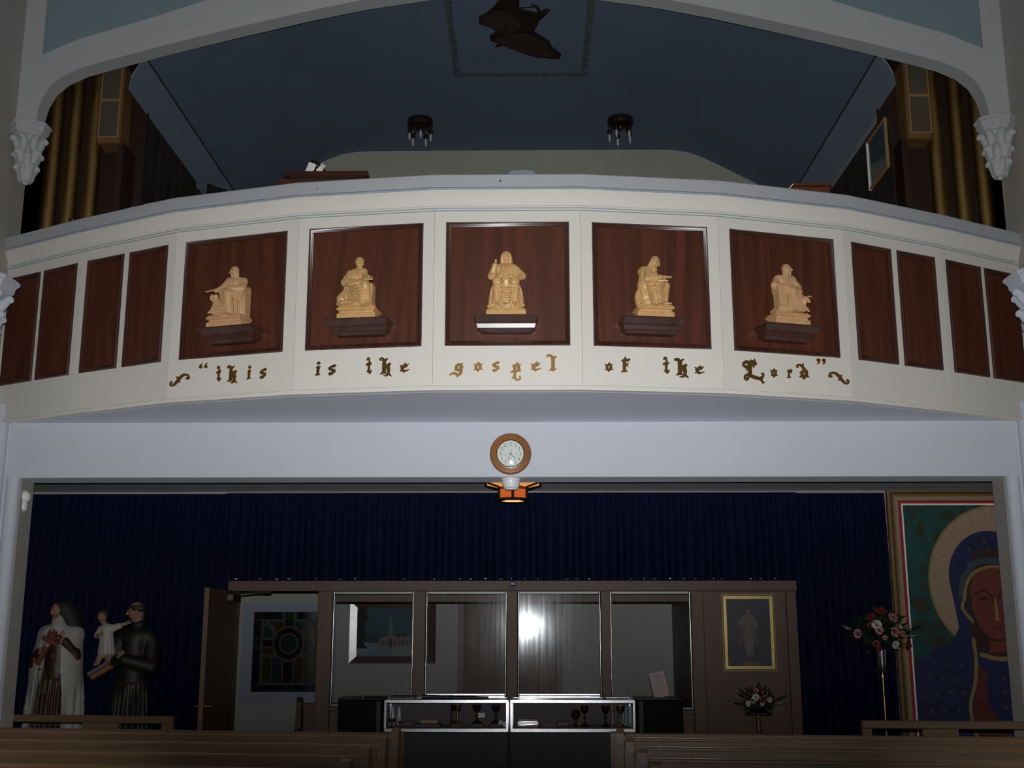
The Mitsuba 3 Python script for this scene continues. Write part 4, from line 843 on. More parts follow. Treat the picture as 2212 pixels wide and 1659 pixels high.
for i, (x0, x1) in PANE.items():
    z0 = SILL[i]
    for q, (a, b) in enumerate(((.02, .42), (.44, z0 - .045))):
        part(w, 'apron_board', B(x0 + .002, x1 - .002, 11.96, 12.04, a, b, .003), OP)
    part(w, 'sill', B(x0 + .001, x1 - .001, 11.94, 12.06, z0 - .043, z0 - .003, .004), OP)
    wn = struct(f'window_{i}')
    scene[wn + '__pane'] = mikit.ply(trimesh.Trimesh([[x0 + .012, 12.0, z0 + .008], [x1 - .012, 12.0, z0 + .008], [x1 - .012, 12.0, 2.018], [x0 + .012, 12.0, 2.018]], [[0, 1, 2], [0, 2, 3]], process=False), 'pane_glass')
    for nm, m in (('channel_side', tube([(x0 + .009, 11.992, z0), (x0 + .009, 11.992, 2.028)], .0085, 12)), ('channel_side', tube([(x1 - .009, 11.992, z0), (x1 - .009, 11.992, 2.028)], .0085, 12)),
                  ('channel_top', B(x0 + .018, x1 - .018, 11.984, 12.012, 2.000, 2.028, .003)), ('channel_bottom', B(x0 + .018, x1 - .018, 11.984, 12.012, z0, z0 + .02, .003))):
        part(wn, nm, m, 'channel_side' if nm == 'channel_side' else 'channel_dull', 40)
    if i in (2, 3):
        part(wn, 'slide_rail', B(x0 + .018, x1 - .018, 11.978, 11.996, .975, .994, .004), 'aluminium'); part(wn, 'slide_rail', B(x0 + .018, x1 - .018, 11.978, 11.996, 1.002, 1.020, .004), 'aluminium')
part(w, 'inner_header', B(-1.83, 1.82, 12.15, 12.19, 1.925, 2.0, .004), OP)
# small sensor on the middle post
k = thing('motion_sensor', 'small black motion sensor with a bright lens above the middle window post', 'sensor')
part(k, 'plate', B(-.036, .038, 11.918, 11.930, 2.035, 2.125, .003), 'velvet_grey'); part(k, 'housing', B(-.026, .028, 11.895, 11.918, 2.082, 2.116, .006), 'black_gloss'); part(k, 'lens', trimesh.creation.icosphere(subdivisions=2, radius=.010).apply_translation((.010, 11.893, 2.098)), 'bulb_glass', True)
# open door on the left
d = struct('door_1')
ang = math.atan2(-.88, -.045)
def hinged(m): return move(m, (-2.805, 11.93, 0), rz=math.pi + .048 + math.pi / 2 - math.pi)
# the leaf is built along -y from its hinge
def leaf(m): return move(m, (-2.805, 11.925, 0), rz=-.055)
part(d, 'leaf', leaf(B(-.041, .004, -.885, -.006, .012, 2.03, .002)), 'oak_door')
part(d, 'edge_band', leaf(B(-.041, .004, -.889, -.8855, .012, 2.03)), 'oak_light')
for sx in (-1, 1):
    h = part(d, 'handle', leaf(cat(move(lathe([(0, 0), (.026, 0), (.026, .006), (.012, .010), (.010, .045), (0, .048)], 16), (.004 if sx > 0 else -.041, -.83, .945), ry=sx * math.pi / 2), tube([((.047 if sx > 0 else -.084), -.83, .945), ((.047 if sx > 0 else -.084), -.74, .945)], .009, 8))), 'gold', 40)
k2 = part(d, 'closer', leaf(B(.004, .058, -.30, -.05, 1.925, 1.985, .006)), 'bronze_dark')
part(k2, 'cover', leaf(B(.004, .060, -.335, -.302, 1.925, 1.985, .004)), 'velvet_grey')
part(d, 'closer_arm', cat(tube([(-2.765, 11.80, 1.995), (-2.62, 11.86, 2.012)], .009, 8), tube([(-2.62, 11.86, 2.012), (-2.50, 11.925, 2.018)], .009, 8)), 'aluminium', 40)
part(d, 'closer_shoe', B(-2.53, -2.46, 11.90, 11.945, 2.004, 2.03, .004), 'bronze_dark')
# ---------------------------------------------------------------- the room behind the glass
scene.pop('wall_cryroom_right'); struct('wall_cryroom_right', B(1.87, 1.95, 12.10, 14.1, 0, 3.06), 'oak_door')
scene['wall_cryroom_right'] = scene['wall_cryroom_right']
struct('trim_3', B(-3.58, 1.86, 14.07, 14.098, 0, .12), 'oak_door')
k = thing('wood_door', 'brown wooden double door in the back wall of the glazed room, seen through the middle panes', 'door')
for x0, x1 in ((-.605, -.06), (-.055, .49)): part(k, 'leaf', B(x0, x1, 14.062, 14.098, .02, 2.01, .004), 'oak_partition')
part(k, 'casing', extr(sbox(-.68, 0, .565, 2.085).difference(sbox(-.607, -.1, .492, 2.012)), 14.05, 14.098), 'oak_door')
wn = struct('window_5')
X0, X1, Z0, Z1 = -3.122, -2.272, .934, 1.862; WX, WZ = X1 - X0, Z1 - Z0
part(wn, 'casing', extr(sbox(X0 - .13, Z0 - .13, X1 + .13, Z1 + .10).difference(sbox(X0, Z0, X1, Z1)), 14.06, 14.098), 'cry_trim')
part(wn, 'lead', B(X0, X1, 14.085, 14.096, Z0, Z1), 'lead')
P_ = lambda x0, z0, x1, z1: sbox(x0, z0, x1, z1)
circ = Point(.5, .60).buffer(.205)
panes = [(P_(0, .90, .10, 1), 'glass_red'), (P_(.90, .90, 1, 1), 'glass_red'), (P_(0, 0, .10, .09), 'glass_red'), (P_(.90, 0, 1, .09), 'glass_red'), (P_(.10, .90, .40, 1), 'glass_navy'), (P_(.60, .90, .90, 1), 'glass_navy'), (Point(.5, .95).buffer(.075), 'glass_green'),
         (P_(0, .66, .11, .90), 'glass_navy'), (P_(.89, .66, 1, .90), 'glass_navy'), (P_(0, .54, .11, .66), 'glass_teal'), (P_(.89, .54, 1, .66), 'glass_teal'), (P_(0, .09, .11, .54), 'glass_navy'), (P_(.89, .09, 1, .54), 'glass_navy'), (P_(.10, 0, .40, .09), 'glass_navy'), (P_(.40, 0, .60, .09), 'glass_teal'), (P_(.60, 0, .90, .09), 'glass_navy'),
         (P_(.43, .78, .57, .90), 'glass_red'), (P_(.13, .56, .32, .65), 'glass_red'), (P_(.68, .56, .87, .65), 'glass_red'), (P_(.43, .11, .57, .44), 'glass_red'), (Point(.5, .60).buffer(.12), 'glass_teal'), (circ.difference(Point(.5, .60).buffer(.13)), 'glass_red'),
         (Polygon([(.14, .66), (.25, .66), (.27, .74), (.20, .84), (.14, .80)]), 'glass_green'), (Polygon([(.20, .88), (.42, .88), (.42, .76), (.33, .68), (.30, .80)]), 'glass_olive'), (Polygon([(.14, .88), (.19, .88), (.14, .83)]), 'glass_teal'), (Polygon([(.27, .66), (.31, .68), (.28, .74)]), 'glass_amber'),
         (Polygon([(.86, .66), (.72, .66), (.74, .76), (.80, .84), (.86, .80)]), 'glass_amber'), (Polygon([(.80, .88), (.58, .88), (.58, .76), (.66, .70), (.70, .80)]), 'glass_green'), (Polygon([(.86, .88), (.81, .88), (.86, .83)]), 'glass_teal'),
         (P_(.14, .46, .30, .55), 'glass_amber'), (P_(.31, .46, .36, .50), 'glass_teal'), (P_(.70, .46, .86, .55), 'glass_teal'), (P_(.14, .11, .27, .44), 'glass_olive'), (P_(.275, .11, .42, .44), 'glass_blue'), (P_(.58, .11, .72, .44), 'glass_orange'), (P_(.725, .11, .86, .44), 'glass_amber')]
for g, m_ in panes:
    if m_ != 'glass_red' or g.area > .1: pass
    g = (g if g.bounds[2] - g.bounds[0] < .21 and g is not None and m_ in ('x',) else g)
    if g not in (circ,) and not g.within(circ.buffer(.01)) and g.intersects(circ): g = g.difference(circ.buffer(.012))
    g = affinity.affine_transform(g.buffer(-.006), [WX, 0, 0, WZ, X0, Z0])
    part(wn, 'pane', extr(g, 14.077, 14.0845), m_)
# painting of a white church in the snow
def snow_scene(p, n, uv):
    x, z = (p.x + 1.885) / .855, (p.z - 1.345) / .565
    c = mix([.020, .060, .080], [.030, .080, .098], fbm(p.x * 9, p.z * 9, 1.0))
    c = dr.select(z < .42 + .05 * noise(p.x * 30, 2.0) , mi.Color3f(.022, .036, .036), c)
    gr = mix([.17, .20, .21], [.10, .15, .18], smoothstep(.35, .7, fbm(p.x * 6, p.z * 14, 3.0)))
    c = dr.select(z < .24 + .04 * noise(p.x * 7, 5.0), gr, c)
    body = (dr.abs(x - .47) < .16) & (z > .2) & (z < .36 + .10 * dr.maximum(0, 1 - dr.abs(x - .47) / .16))
    row = (x > .60) & (x < .99) & (z > .22) & (z < .38 + .04 * dr.abs(dr.sin(x * 28)))
    tower = (dr.abs(x - .47) < .030) & (z > .3) & (z < .60); spire = (dr.abs(x - .47) < .030 * (.88 - z) / .28) & (z >= .60) & (z < .88)
    wall = mix([.11, .105, .095], [.15, .14, .125], noise(p.x * 60, p.z * 60))
    c = dr.select(body | row | tower | spire, wall, c)
    dark = (dr.abs(dr.sin(x * 56)) > .93) & (z > .24) & (z < .33) & (x > .33) & (x < .97)
    c = dr.select(dark | ((dr.abs(x - .475) < .014) & (z > .2) & (z < .36)), mi.Color3f(.018, .020, .030), c)
    tree = (x < .10 + .07 * noise(z * 12, 3.0)) & (z > .16)
    return dr.select(tree, mi.Color3f(.008, .010, .008), c)
scene['snow_scene'] = {'type': 'twosided', 'bsdf': {'type': 'principled', 'roughness': .6, 'specular': .2, 'base_color': proc(snow_scene)}}
mat('painting_frame', vary((.040, .016, .012), .35, 30.0), .24, spec=.6)
k = thing('church_painting', 'framed painting of a white steepled church in snow on the wall behind the first window', 'painting')
part(k, 'canvas', B(-1.885, -1.03, 14.080, 14.090, 1.345, 1.91), 'snow_scene')
x0, x1, z0, z1 = -1.972, -.945, 1.262, 1.992
for nm, q in (('frame_side', [(x0, z0), (x0 + .087, z0 + .083), (x0 + .087, z1 - .083), (x0, z1)]), ('frame_side', [(x1, z0), (x1, z1), (x1 - .087, z1 - .083), (x1 - .087, z0 + .083)]), ('frame_rail', [(x0, z0), (x1, z0), (x1 - .087, z0 + .083), (x0 + .087, z0 + .083)]), ('frame_rail', [(x0, z1), (x0 + .087, z1 - .083), (x1 - .087, z1 - .083), (x1, z1)])):
    front = [(x, 14.062 if (abs(x - x0) < 1e-6 or abs(x - x1) < 1e-6) else 14.0752, z) for x, z in q]
    part(k, nm, hexa([*front, *[(x, 14.097, z) for x, z in q]]), 'painting_frame')
k = thing('wooden_bench', 'dark wooden bench end in the glazed room, seen through the open door', 'bench')
part(k, 'end', cat(move(extr(Polygon([(0, 0), (.46, 0), (.46, .30), (.40, .52), (.20, .56), (.12, .60), (.10, .88), (.05, .93), (0, .90)]), -.03, .03), (0, 0, 0))).apply_transform(trimesh.transformations.rotation_matrix(-math.pi / 2, (0, 0, 1))).apply_translation((-2.33, 13.05, 0)), 'oak_door')
part(k, 'backrest', B(-2.29, -1.2, 13.0, 13.05, .42, .87, .01), 'oak_partition'); part(k, 'seat', B(-2.29, -1.2, 12.62, 13.0, .40, .44, .01), 'oak_partition')
part(k, 'support', B(-1.26, -1.2, 12.62, 13.0, 0, .40), 'oak_door')
# ---------------------------------------------------------------- curtains in pleats
def pleats(x0, x1, z0, z1, pitch, y=11.86, seed=1, wave=.028):
    r = random.Random(seed); n = int((x1 - x0) / pitch * 10); xs = np.linspace(x0, x1, n); zs = np.concatenate([np.linspace(z0, z1 - .16, 14), np.linspace(z1 - .12, z1, 4)])
    ph = np.cumsum(np.array([1 + .30 * math.sin(i * .021 * 10 / max(pitch, .01) * .05 + seed) for i in range(n)]) * 2 * np.pi / 10); v = []
    for z in zs:
        t = (z1 - z) / max(z1 - z0, .1); a = wave * (.55 + .6 * min(1, (z1 - z) * 1.5))
        w_ = np.sin(ph + .25 * np.sin(z * 2.1 + xs * 3)); s_ = np.sign(w_) * np.abs(w_) ** .7
        v.append(np.stack([xs + .010 * np.cos(ph) * min(1, t * 2), y + a * s_ + .008 * np.sin(xs * 7 + z * 1.3), np.full(n, z)], 1))
    v = np.vstack(v); k_ = len(zs); i, j = np.meshgrid(np.arange(k_ - 1), np.arange(n - 1), indexing='ij'); a = i * n + j
    f = np.stack([a, a + 1, a + n + 1, a + n], -1).reshape(-1, 4)
    return trimesh.Trimesh(v, np.vstack([f[:, [0, 1, 2]], f[:, [0, 2, 3]]]), process=False)
CU = (('dark navy blue pleated curtain behind the two saint statues, left of the door', -6.05, -2.90, .03, 5), ('short navy blue pleated curtain hanging above the wooden partition', -2.95, 2.90, 2.128, 3), ('narrow navy blue pleated curtain between the partition and the large icon', 2.85, 3.815, .03, 9))
for say, x0, x1, z0, sd in CU:
    c_ = thing('curtain', say, 'curtain', None)
    part(c_, 'cloth', pleats(x0, x1, z0, 3.018, .088, 11.86 if z0 > 2 else 11.93, sd), 'curtain_navy', True)
    part(c_, 'track', B(x0, x1, *((11.85, 11.875) if z0 > 2 else (11.92, 11.945)), 3.018, 3.024), 'velvet_grey')
    if z0 > 2:
        for i in range(42):
            x = -2.82 + i * .133 + .02 * math.sin(i * 2.3)
            part(c_, 'hem_tab', B(x, x + .030 + .012 * math.sin(i * 5.1), 11.842, 11.848, 2.142, 2.152 + .004 * math.sin(i * 3.7)), 'frame_tan' if i % 3 else 'paper')
# ---------------------------------------------------------------- clock, detector, pendant lamp, globes
k = thing('wall_clock', 'round wooden wall clock on the pale beam under the gallery', 'clock')
CX, CZ, CY = .004, 3.137, 9.998
def disc(m): return move(m, (CX, CY, CZ), rx=math.pi / 2)
part(k, 'case', disc(lathe([(.116, .004), (.118, .030), (.124, .037), (.132, .036), (.150, .030), (.165, .026), (.174, .024), (.181, .016), (.182, .0), (.116, .0)], 64)), 'clock_wood', 40)
part(k, 'bezel', disc(lathe([(.1135, .012), (.1145, .036), (.118, .0385), (.1195, .035), (.118, .02)], 64)), 'chrome', 40)
dl = part(k, 'dial', disc(lathe([(0, .014), (.1135, .014), (.1135, .004), (0, .004)], 64)), 'clock_dial')
for n_ in range(1, 13):
    tm = meshkit.text_mesh(str(n_), .024, .0012); b_ = tm.bounds; tm.apply_translation((-(b_[0][0] + b_[1][0]) / 2, -(b_[0][1] + b_[1][1]) / 2, 0)); tm.apply_scale([.74, 1.22, 1])
    a = n_ * math.pi / 6; tm.apply_translation((.088 * math.sin(a), .088 * math.cos(a), .0142))
    part(dl, 'numeral', disc(tm), 'ink', label=f'black numeral {n_}')
def hand(deg, L, tail, w_):
    a = math.radians(deg); R_ = trimesh.transformations.rotation_matrix(-a, (0, 0, 1))
    m = trimesh.creation.extrude_polygon(unary_union([Polygon([(-w_, -tail), (w_, -tail), (w_ * .35, L), (-w_ * .35, L)]), Polygon([(-w_ * 2.3, L * .55), (0, L * .70), (w_ * 2.3, L * .55), (0, L * .40)]), Point(0, 0).buffer(.0055)]), .001, engine='earcut'); m.apply_transform(R_); return m
m = hand(136, .066, .0, .0017); m.apply_translation((0, 0, .0165)); part(k, 'hour_hand', disc(m), 'ink')
m = hand(198.5, .080, .036, .0019); m.apply_translation((0, 0, .0185)); part(k, 'minute_hand', disc(m), 'ink')
th = np.linspace(0, math.asin(.113 / .575), 14)
part(k, 'glass', disc(lathe([(.575 * math.sin(t), .575 * math.cos(t) - .575 * math.cos(th[-1]) + .026) for t in th], 48)), 'clock_glass', True)
k = thing('smoke_detector', 'white round smoke detector under the beam in front of the amber lamp', 'smoke detector')
part(k, 'base', lathe([(0, 2.934), (.083, 2.934), (.083, 2.914), (.074, 2.910), (0, 2.910)], 32, (.008, 10.10, 0)), 'white_plastic', 35)
part(k, 'cover', lathe([(0, 2.912), (.080, 2.912), (.078, 2.890), (.066, 2.852), (.055, 2.845), (.054, 2.836), (0, 2.834)], 32, (.008, 10.10, 0)), 'white_plastic', 35)
for q in range(8):
    a = q * math.pi / 4 + .3; part(k, 'vent', move(B(-.014, .014, -.079, -.075, 2.917, 2.9225), (.008, 10.10, 0), rz=a), 'black_matte')
k = thing('pendant_lamp', 'hexagonal amber glass ceiling lamp glowing behind the beam below the clock', 'lamp')
LX, LY = .016, 10.74
hexr = lambda r, a=math.pi / 6: [(LX + r * math.cos(a + i * math.pi / 3), LY + r * math.sin(a + i * math.pi / 3)) for i in range(6)]
scene['amber_lit'] = {'type': 'principled', 'base_color': rgb(.45, .10, .02), 'roughness': .25, 'specular': .5}
scene['flare_lit'] = {'type': 'principled', 'base_color': rgb(.5, .3, .12), 'roughness': .5}
H0, H1 = hexr(.148), hexr(.142)
for i in range(6):
    a, b = np.array(H0[i]), np.array(H0[(i + 1) % 6]); n_ = (a + b) / 2 - (LX, LY); n_ /= np.linalg.norm(n_); t_ = (b - a) / np.linalg.norm(b - a)
    q = [(*(a + t_ * .014), 2.835), (*(b - t_ * .014), 2.835), (*(b - t_ * .014), 2.912), (*(a + t_ * .014), 2.912)]
    q2 = [(x - n_[0] * .004, y - n_[1] * .004, z) for x, y, z in q]
    part(k, 'amber_pane', hexa(q + q2), 'amber_lit', emitter={'type': 'area', 'sampling_weight': .03, 'radiance': rgb(.26, .055, .012)})
    part(k, 'rib', tube([(*a, 2.825), (*a, 2.93)], .013, 8), 'bronze_dark', 40)
    o, o2 = np.array(hexr(.292)[i]), np.array(hexr(.292)[(i + 1) % 6])
    g = [(*(a + t_ * .016), 2.935), (*(b - t_ * .016), 2.935), (*(o2 - t_ * .02), 2.972), (*(o + t_ * .02), 2.972)]
    part(k, 'flare_pane', hexa(g + [(x, y, z + .004) for x, y, z in g]), 'flare_lit', emitter={'type': 'area', 'sampling_weight': .03, 'radiance': rgb(.55, .22, .055)})
    part(k, 'flare_rib', tube([(*a, 2.932), (*o, 2.972)], .010, 8), 'bronze_dark', 40)
    part(k, 'flare_rim', tube([(*o, 2.974), (*o2, 2.974)], .011, 8), 'bronze_dark', 40)
    part(k, 'finial', trimesh.creation.icosphere(subdivisions=2, radius=.020).apply_translation((*o, 2.985)), 'frame_gilt', True)
part(k, 'bottom_ring', lathe([(.150, 2.832), (.156, 2.824), (.150, 2.812), (.118, 2.806), (.112, 2.812), (.140, 2.830)], 6, (LX, LY, 0)), 'bronze_dark')
part(k, 'diffuser', lathe([(0, 2.803), (.115, 2.810), (.113, 2.816), (0, 2.812)], 24, (LX, LY, 0)), 'flare_lit', emitter={'type': 'area', 'sampling_weight': .03, 'radiance': rgb(1.25, .60, .26)})
part(k, 'stem', lathe([(.0, 2.99), (.03, 2.99), (.03, 3.03), (.07, 3.05), (.07, 3.06), (0, 3.06)], 16, (LX, LY, 0)), 'bronze_dark', 40)
part(k, 'top_plate', lathe([(0, 2.938), (.148, 2.938), (.148, 2.930), (0, 2.930)], 6, (LX, LY, 0)), 'bronze_dark')
k = thing('globe_light', 'small white globe wall light on the left pier under the beam', 'wall light')
part(k, 'globe', trimesh.creation.icosphere(subdivisions=3, radius=.056).apply_translation((-4.288, 10.13, 2.785)), 'white_plastic', True)
part(k, 'holder', lathe([(0, 2.655), (.034, 2.66), (.046, 2.69), (.040, 2.73), (.030, 2.75), (0, 2.75)], 20, (-4.300, 10.135, 0)), 'white_plastic', True)
part(k, 'bracket', tube([(-4.30, 10.14, 2.70), (-4.355, 10.15, 2.72), (-4.37, 10.15, 2.73)], .012, 8), 'white_plastic', 40)
k = thing('spotlight', 'white cylinder spotlight under the ceiling by the right pier above the large icon', 'spotlight')
part(k, 'housing', lathe([(0, 3.06), (.052, 3.06), (.052, 2.925), (.046, 2.905), (.040, 2.905), (.040, 2.93), (0, 2.93)], 24, (4.50, 10.5, 0)), 'white_plastic', 35); part(k, 'lamp', lathe([(0, 2.915), (.036, 2.925), (.036, 2.932), (0, 2.932)], 20, (4.50, 10.5, 0)), 'black_gloss', 40)
# ================================================================ display cases with church silver, black cabinets
def chalice(h, r):
    return lathe([(0, 0), (r * 1.05, 0), (r * 1.1, .006), (r * .85, .014), (r * .35, .03), (r * .16, h * .25), (r * .16, h * .36), (r * .36, h * .42), (r * .36, h * .46), (r * .15, h * .52), (r * .15, h * .58), (r * .55, h * .66), (r * .9, h * .80), (r * 1.0, h), (r * .96, h), (r * .82, h * .80), (r * .4, h * .68), (0, h * .66)], 24)
Y0, Y1, ZB, ZT = 11.10, 11.58, .716, 1.006
def display_case(x0, x1, say, light):
    k = thing('display_case', say, 'display case')
    part(k, 'base', B(x0, x1, Y0 + .006, Y1, .0, ZB - .004, .006), 'case_base')
    part(k, 'plinth', B(x0 + .02, x1 - .02, Y0 + .03, Y1 - .02, .0, .06), 'black_matte')
    t = .024
    for z0, z1, nm in ((ZB, ZB + .034, 'bottom_rail'), (ZT - .030, ZT, 'top_rail')):
        part(k, nm, B(x0, x1, Y0, Y0 + t, z0, z1, .003), 'aluminium'); part(k, nm, B(x0, x1, Y1 - t, Y1, z0, z1, .003), 'aluminium')
        for xa in (x0, x1 - t): part(k, 'side_rail', B(xa, xa + t, Y0 + t, Y1 - t, z0, z1, .003), 'aluminium')
    for xa in (x0, x1 - t):
        for ya in (Y0, Y1 - t): part(k, 'corner_post', B(xa, xa + t, ya, ya + t, ZB + .034, ZT - .030, .002), 'aluminium')
    def sheet(c): return trimesh.Trimesh(c, [[0, 1, 2], [0, 2, 3]], process=False)
    part(k, 'front_glass', sheet([[x0 + t, Y0 + .010, ZB + .034], [x1 - t, Y0 + .010, ZB + .034], [x1 - t, Y0 + .010, ZT - .03], [x0 + t, Y0 + .010, ZT - .03]]), 'case_glass')
    part(k, 'top_glass', sheet([[x0 + t, Y0 + t, ZT - .006], [x1 - t, Y0 + t, ZT - .006], [x1 - t, Y1 - t, ZT - .006], [x0 + t, Y1 - t, ZT - .006]]), 'case_glass')
    part(k, 'back_panel', B(x0 + t, x1 - t, Y1 - .018, Y1 - .010, ZB + .034, ZT - .03), 'velvet_grey')
    part(k, 'floor_cloth', B(x0 + t, x1 - t, Y0 + t, Y1 - t, ZB + .002, ZB + .036), 'case_cloth')
    return k
c1 = display_case(-1.183, -.030, 'left glass display case on a black base, holding three dark chalices', 0)
c2 = display_case(-.014, 1.142, 'right glass display case on a black base, holding a pale plate', 0)
FZ = ZB + .037
part(c1, 'glass_divider', B(-.572, -.566, Y0 + .03, Y1 - .03, FZ, ZT - .032), 'glass_teal')
def put(m, x, y, z=None): return move(m, (x, y, FZ if z is None else z))
for i, (x, say) in enumerate(((-.512, 'dark chalice left of the framed photograph in the left display case'), (-.330, 'dark chalice in front of the framed photograph in the left display case'), (-.150, 'dark chalice at the right end of the left display case'))):
    st = solo('riser', ('brown block under the left chalice in the left display case', 'grey block under the middle chalice in the left display case', 'dark grey block under the right chalice in the left display case')[i], 'block', put(B(-.055, .055, -.055, .055, 0, .030, .006), x, 11.26, FZ + .001), 'case_cloth' if i == 0 else 'velvet_grey')
    solo('chalice', say, 'chalice', put(chalice(.168, .044), x, 11.26, FZ + .0312), 'bronze_dark' if i else 'gold', 35)
k = thing('framed_photograph', 'small framed photograph standing at the back of the left display case', 'photograph')
part(k, 'frame', put(extr(sbox(-.11, 0, .11, .142).difference(sbox(-.088, .02, .088, .122)), -.006, .006), -.33, 11.47), 'velvet_grey'); part(k, 'print', put(B(-.088, .088, -.002, .004, .02, .122), -.33, 11.47), 'case_cloth'); part(k, 'mount', put(B(.0, .07, -.0045, -.002, .070, .112), -.33, 11.47), 'paper')
for x in (-1.135, -1.075):
    solo('glass_cruet', 'tall pale blue glass vial at the left end of the left display case' if x < -1.1 else 'pale blue glass vial, second from the left end of the left display case', 'cruet', put(lathe([(0, 0), (.020, 0), (.024, .01), (.024, .10), (.014, .14), (.016, .17), (0, .17)], 20), x, 11.40), 'glass_pale' if 'glass_pale' in scene else 'bulb_glass', 35)
for x, y, s_ in ((-1.12, 11.22, 1.0), (-1.04, 11.25, .7)):
    solo('crystal_dish', ('small crystal dish with a foot in front of the glass vials' if s_ == 1 else 'smaller crystal cup beside the crystal dish in the left case'), 'dish', put(move(lathe([(0, 0), (.03, 0), (.034, .006), (.010, .018), (.010, .035), (.036, .06), (.040, .075), (.034, .072), (0, .045)], 16), s=s_), x, y), 'chrome', 35)
solo('prayer_book', 'tan prayer book lying near the middle of the left display case', 'book', put(B(-.08, .08, -.055, .055, .0305, .066, .004), -.775, 11.28), 'frame_tan')
solo('tray', 'dark flat tray under the tan book in the left display case', 'tray', put(B(-.125, .125, -.08, .08, 0, .030, .006), -.79, 11.28), 'oak_door')
solo('box', 'brown flat box left of the tray in the left display case', 'box', put(B(-.08, .08, -.06, .06, 0, .045, .005), -.985, 11.33), 'case_cloth')
C = Clay((-.06, -.06, -.01), (.06, .06, .09), .005)
for q in range(9): C.ell((.03 * math.cos(q * 1.9), .03 * math.sin(q * 1.9), .022 + .010 * (q % 3)), (.026, .016, .020), .006, q * .7, .4)
C.box((0, 0, -.05), (.2, .2, .05), .002, .001, sub=True)
solo('linen_cloth', 'crumpled white linen cloth in the right corner of the left display case', 'cloth', put(C.mesh(), -.075, 11.20), 'paper', True)
k = thing('hymn_books', 'short stack of silvery books at the left end of the right display case', 'books') if False else None
for i in range(3):
    solo('silver_book', ('silvery bound book at the bottom of the stack in the right display case', 'silvery bound book in the middle of the stack in the right display case', 'silvery bound book on top of the stack in the right display case')[i], 'book', put(move(B(-.10 + .004 * i, .10, -.07, .07, 0, .026, .004), (0, 0, 0), rz=.04 * (i - 1)), .148, 11.24, FZ + .0265 * i), 'chrome' if i != 1 else 'silver')
solo('brass_plaque', 'tan wooden block beside the silvery books in the right display case', 'block', put(B(-.065, .065, -.04, .04, 0, .042, .004), .345, 11.24), 'case_cloth')
solo('small_box', 'dark small box between the tan block and the plate in the right display case', 'box', put(B(-.055, .055, -.04, .04, 0, .050, .005), .475, 11.30), 'oak_door')
k = thing('plate', 'pale round plate standing at the back of the right display case', 'plate')
part(k, 'dish', move(lathe([(0, .006), (.07, .008), (.100, .018), (.108, .020), (.108, .016), (.072, .003), (0, 0)], 40), (.648, 11.50, FZ + .115), rx=math.pi / 2 - .12), 'case_cloth', 40); part(k, 'stand', put(cat(B(-.05, .05, -.03, .045, 0, .010), B(-.045, .045, -.012, -.004, .0, .018)), .648, 11.49), 'bronze_dark')
solo('chalice', 'dark chalice in front of the pale plate in the right display case', 'chalice', put(chalice(.190, .040), .682, 11.30), 'bronze_dark', 35)
solo('ciborium', 'dark small bowl left of the chalice in front of the pale plate', 'bowl', put(lathe([(0, 0), (.03, 0), (.012, .02), (.012, .06), (.040, .08), (.046, .12), (.030, .145), (0, .155)], 20), .600, 11.36), 'bronze_dark', 35)
for x, m_, say, sc in ((.878, 'bronze_dark', 'dark bodied chalice right of the pale plate in the right display case', .19), (1.018, 'gold', 'shining gold chalice beside the ribbed glass in the right display case', .19)):
    solo('chalice', say, 'chalice', put(chalice(sc, .042), x, 11.28), m_, 35)
solo('candle_stick', 'thin gold candlestick between the two right chalices in the right display case', 'candlestick', put(lathe([(0, 0), (.025, 0), (.025, .006), (.008, .014), (.007, .13), (.018, .14), (.018, .15), (.009, .155), (.009, .19), (0, .195)], 16), .948, 11.40), 'gold', 35)
solo('gold_ball', 'tiny gold ball at the front of the right display case', 'ornament', put(trimesh.creation.icosphere(subdivisions=2, radius=.014), .985, 11.18, FZ + .0145), 'gold', True)
mat('glass_pale', (.24, .32, .35), .15, spec=.7)
for i in range(3): solo('ribbed_glass', ('ribbed pale blue glass column, left of three in the right display case', 'ribbed pale blue glass column, middle of three in the right display case', 'ribbed pale blue glass column nearest the right end of the case')[i], 'glass column', put(lathe([(0, 0), (.014, 0), (.016, .01), (.013, .02), (.013, .155), (.016, .165), (.016, .175), (0, .175)], 12), 1.052 + i * .030, 11.42), 'glass_pale', 35)
for x0, x1, say, nm in ((-1.622, -1.200, 'plain black cabinet left of the display cases', 'l'), (1.160, 1.592, 'plain black cabinet right of the display cases', 'r')):
    k = thing('black_cabinet', say, 'cabinet')
    part(k, 'body', B(x0 + .006, x1 - .006, 11.12, 11.56, .02, 1.000, .008), 'black_matte'); part(k, 'top', B(x0, x1, 11.105, 11.57, 1.003, 1.018, .004), 'black_gloss'); part(k, 'plinth', B(x0 + .02, x1 - .02, 11.14, 11.54, 0, .02), 'black_matte')
    part(k, 'side_strip', B(x1 - .055 if nm == 'l' else x0 + .018, x1 - .018 if nm == 'l' else x0 + .055, 11.112, 11.1195, .03, .99), 'case_base')
solo('silver_button', 'tiny silver knob on the top edge of the left black cabinet', 'knob', move(trimesh.creation.icosphere(subdivisions=2, radius=.011), (-1.385, 11.115, 1.0295)), 'silver', True)
solo('black_cane', 'long thin black cane lying on top of the left display case', 'cane', cat(tube([(-.845, 11.22, 1.026), (-.70, 11.225, 1.023), (-.45, 11.23, 1.020), (-.22, 11.24, 1.018)], [.020, .018, .014, .010], 10), trimesh.creation.icosphere(subdivisions=2, radius=.0175).apply_translation((-.575, 11.225, 1.0245))), 'black_gloss', 40)
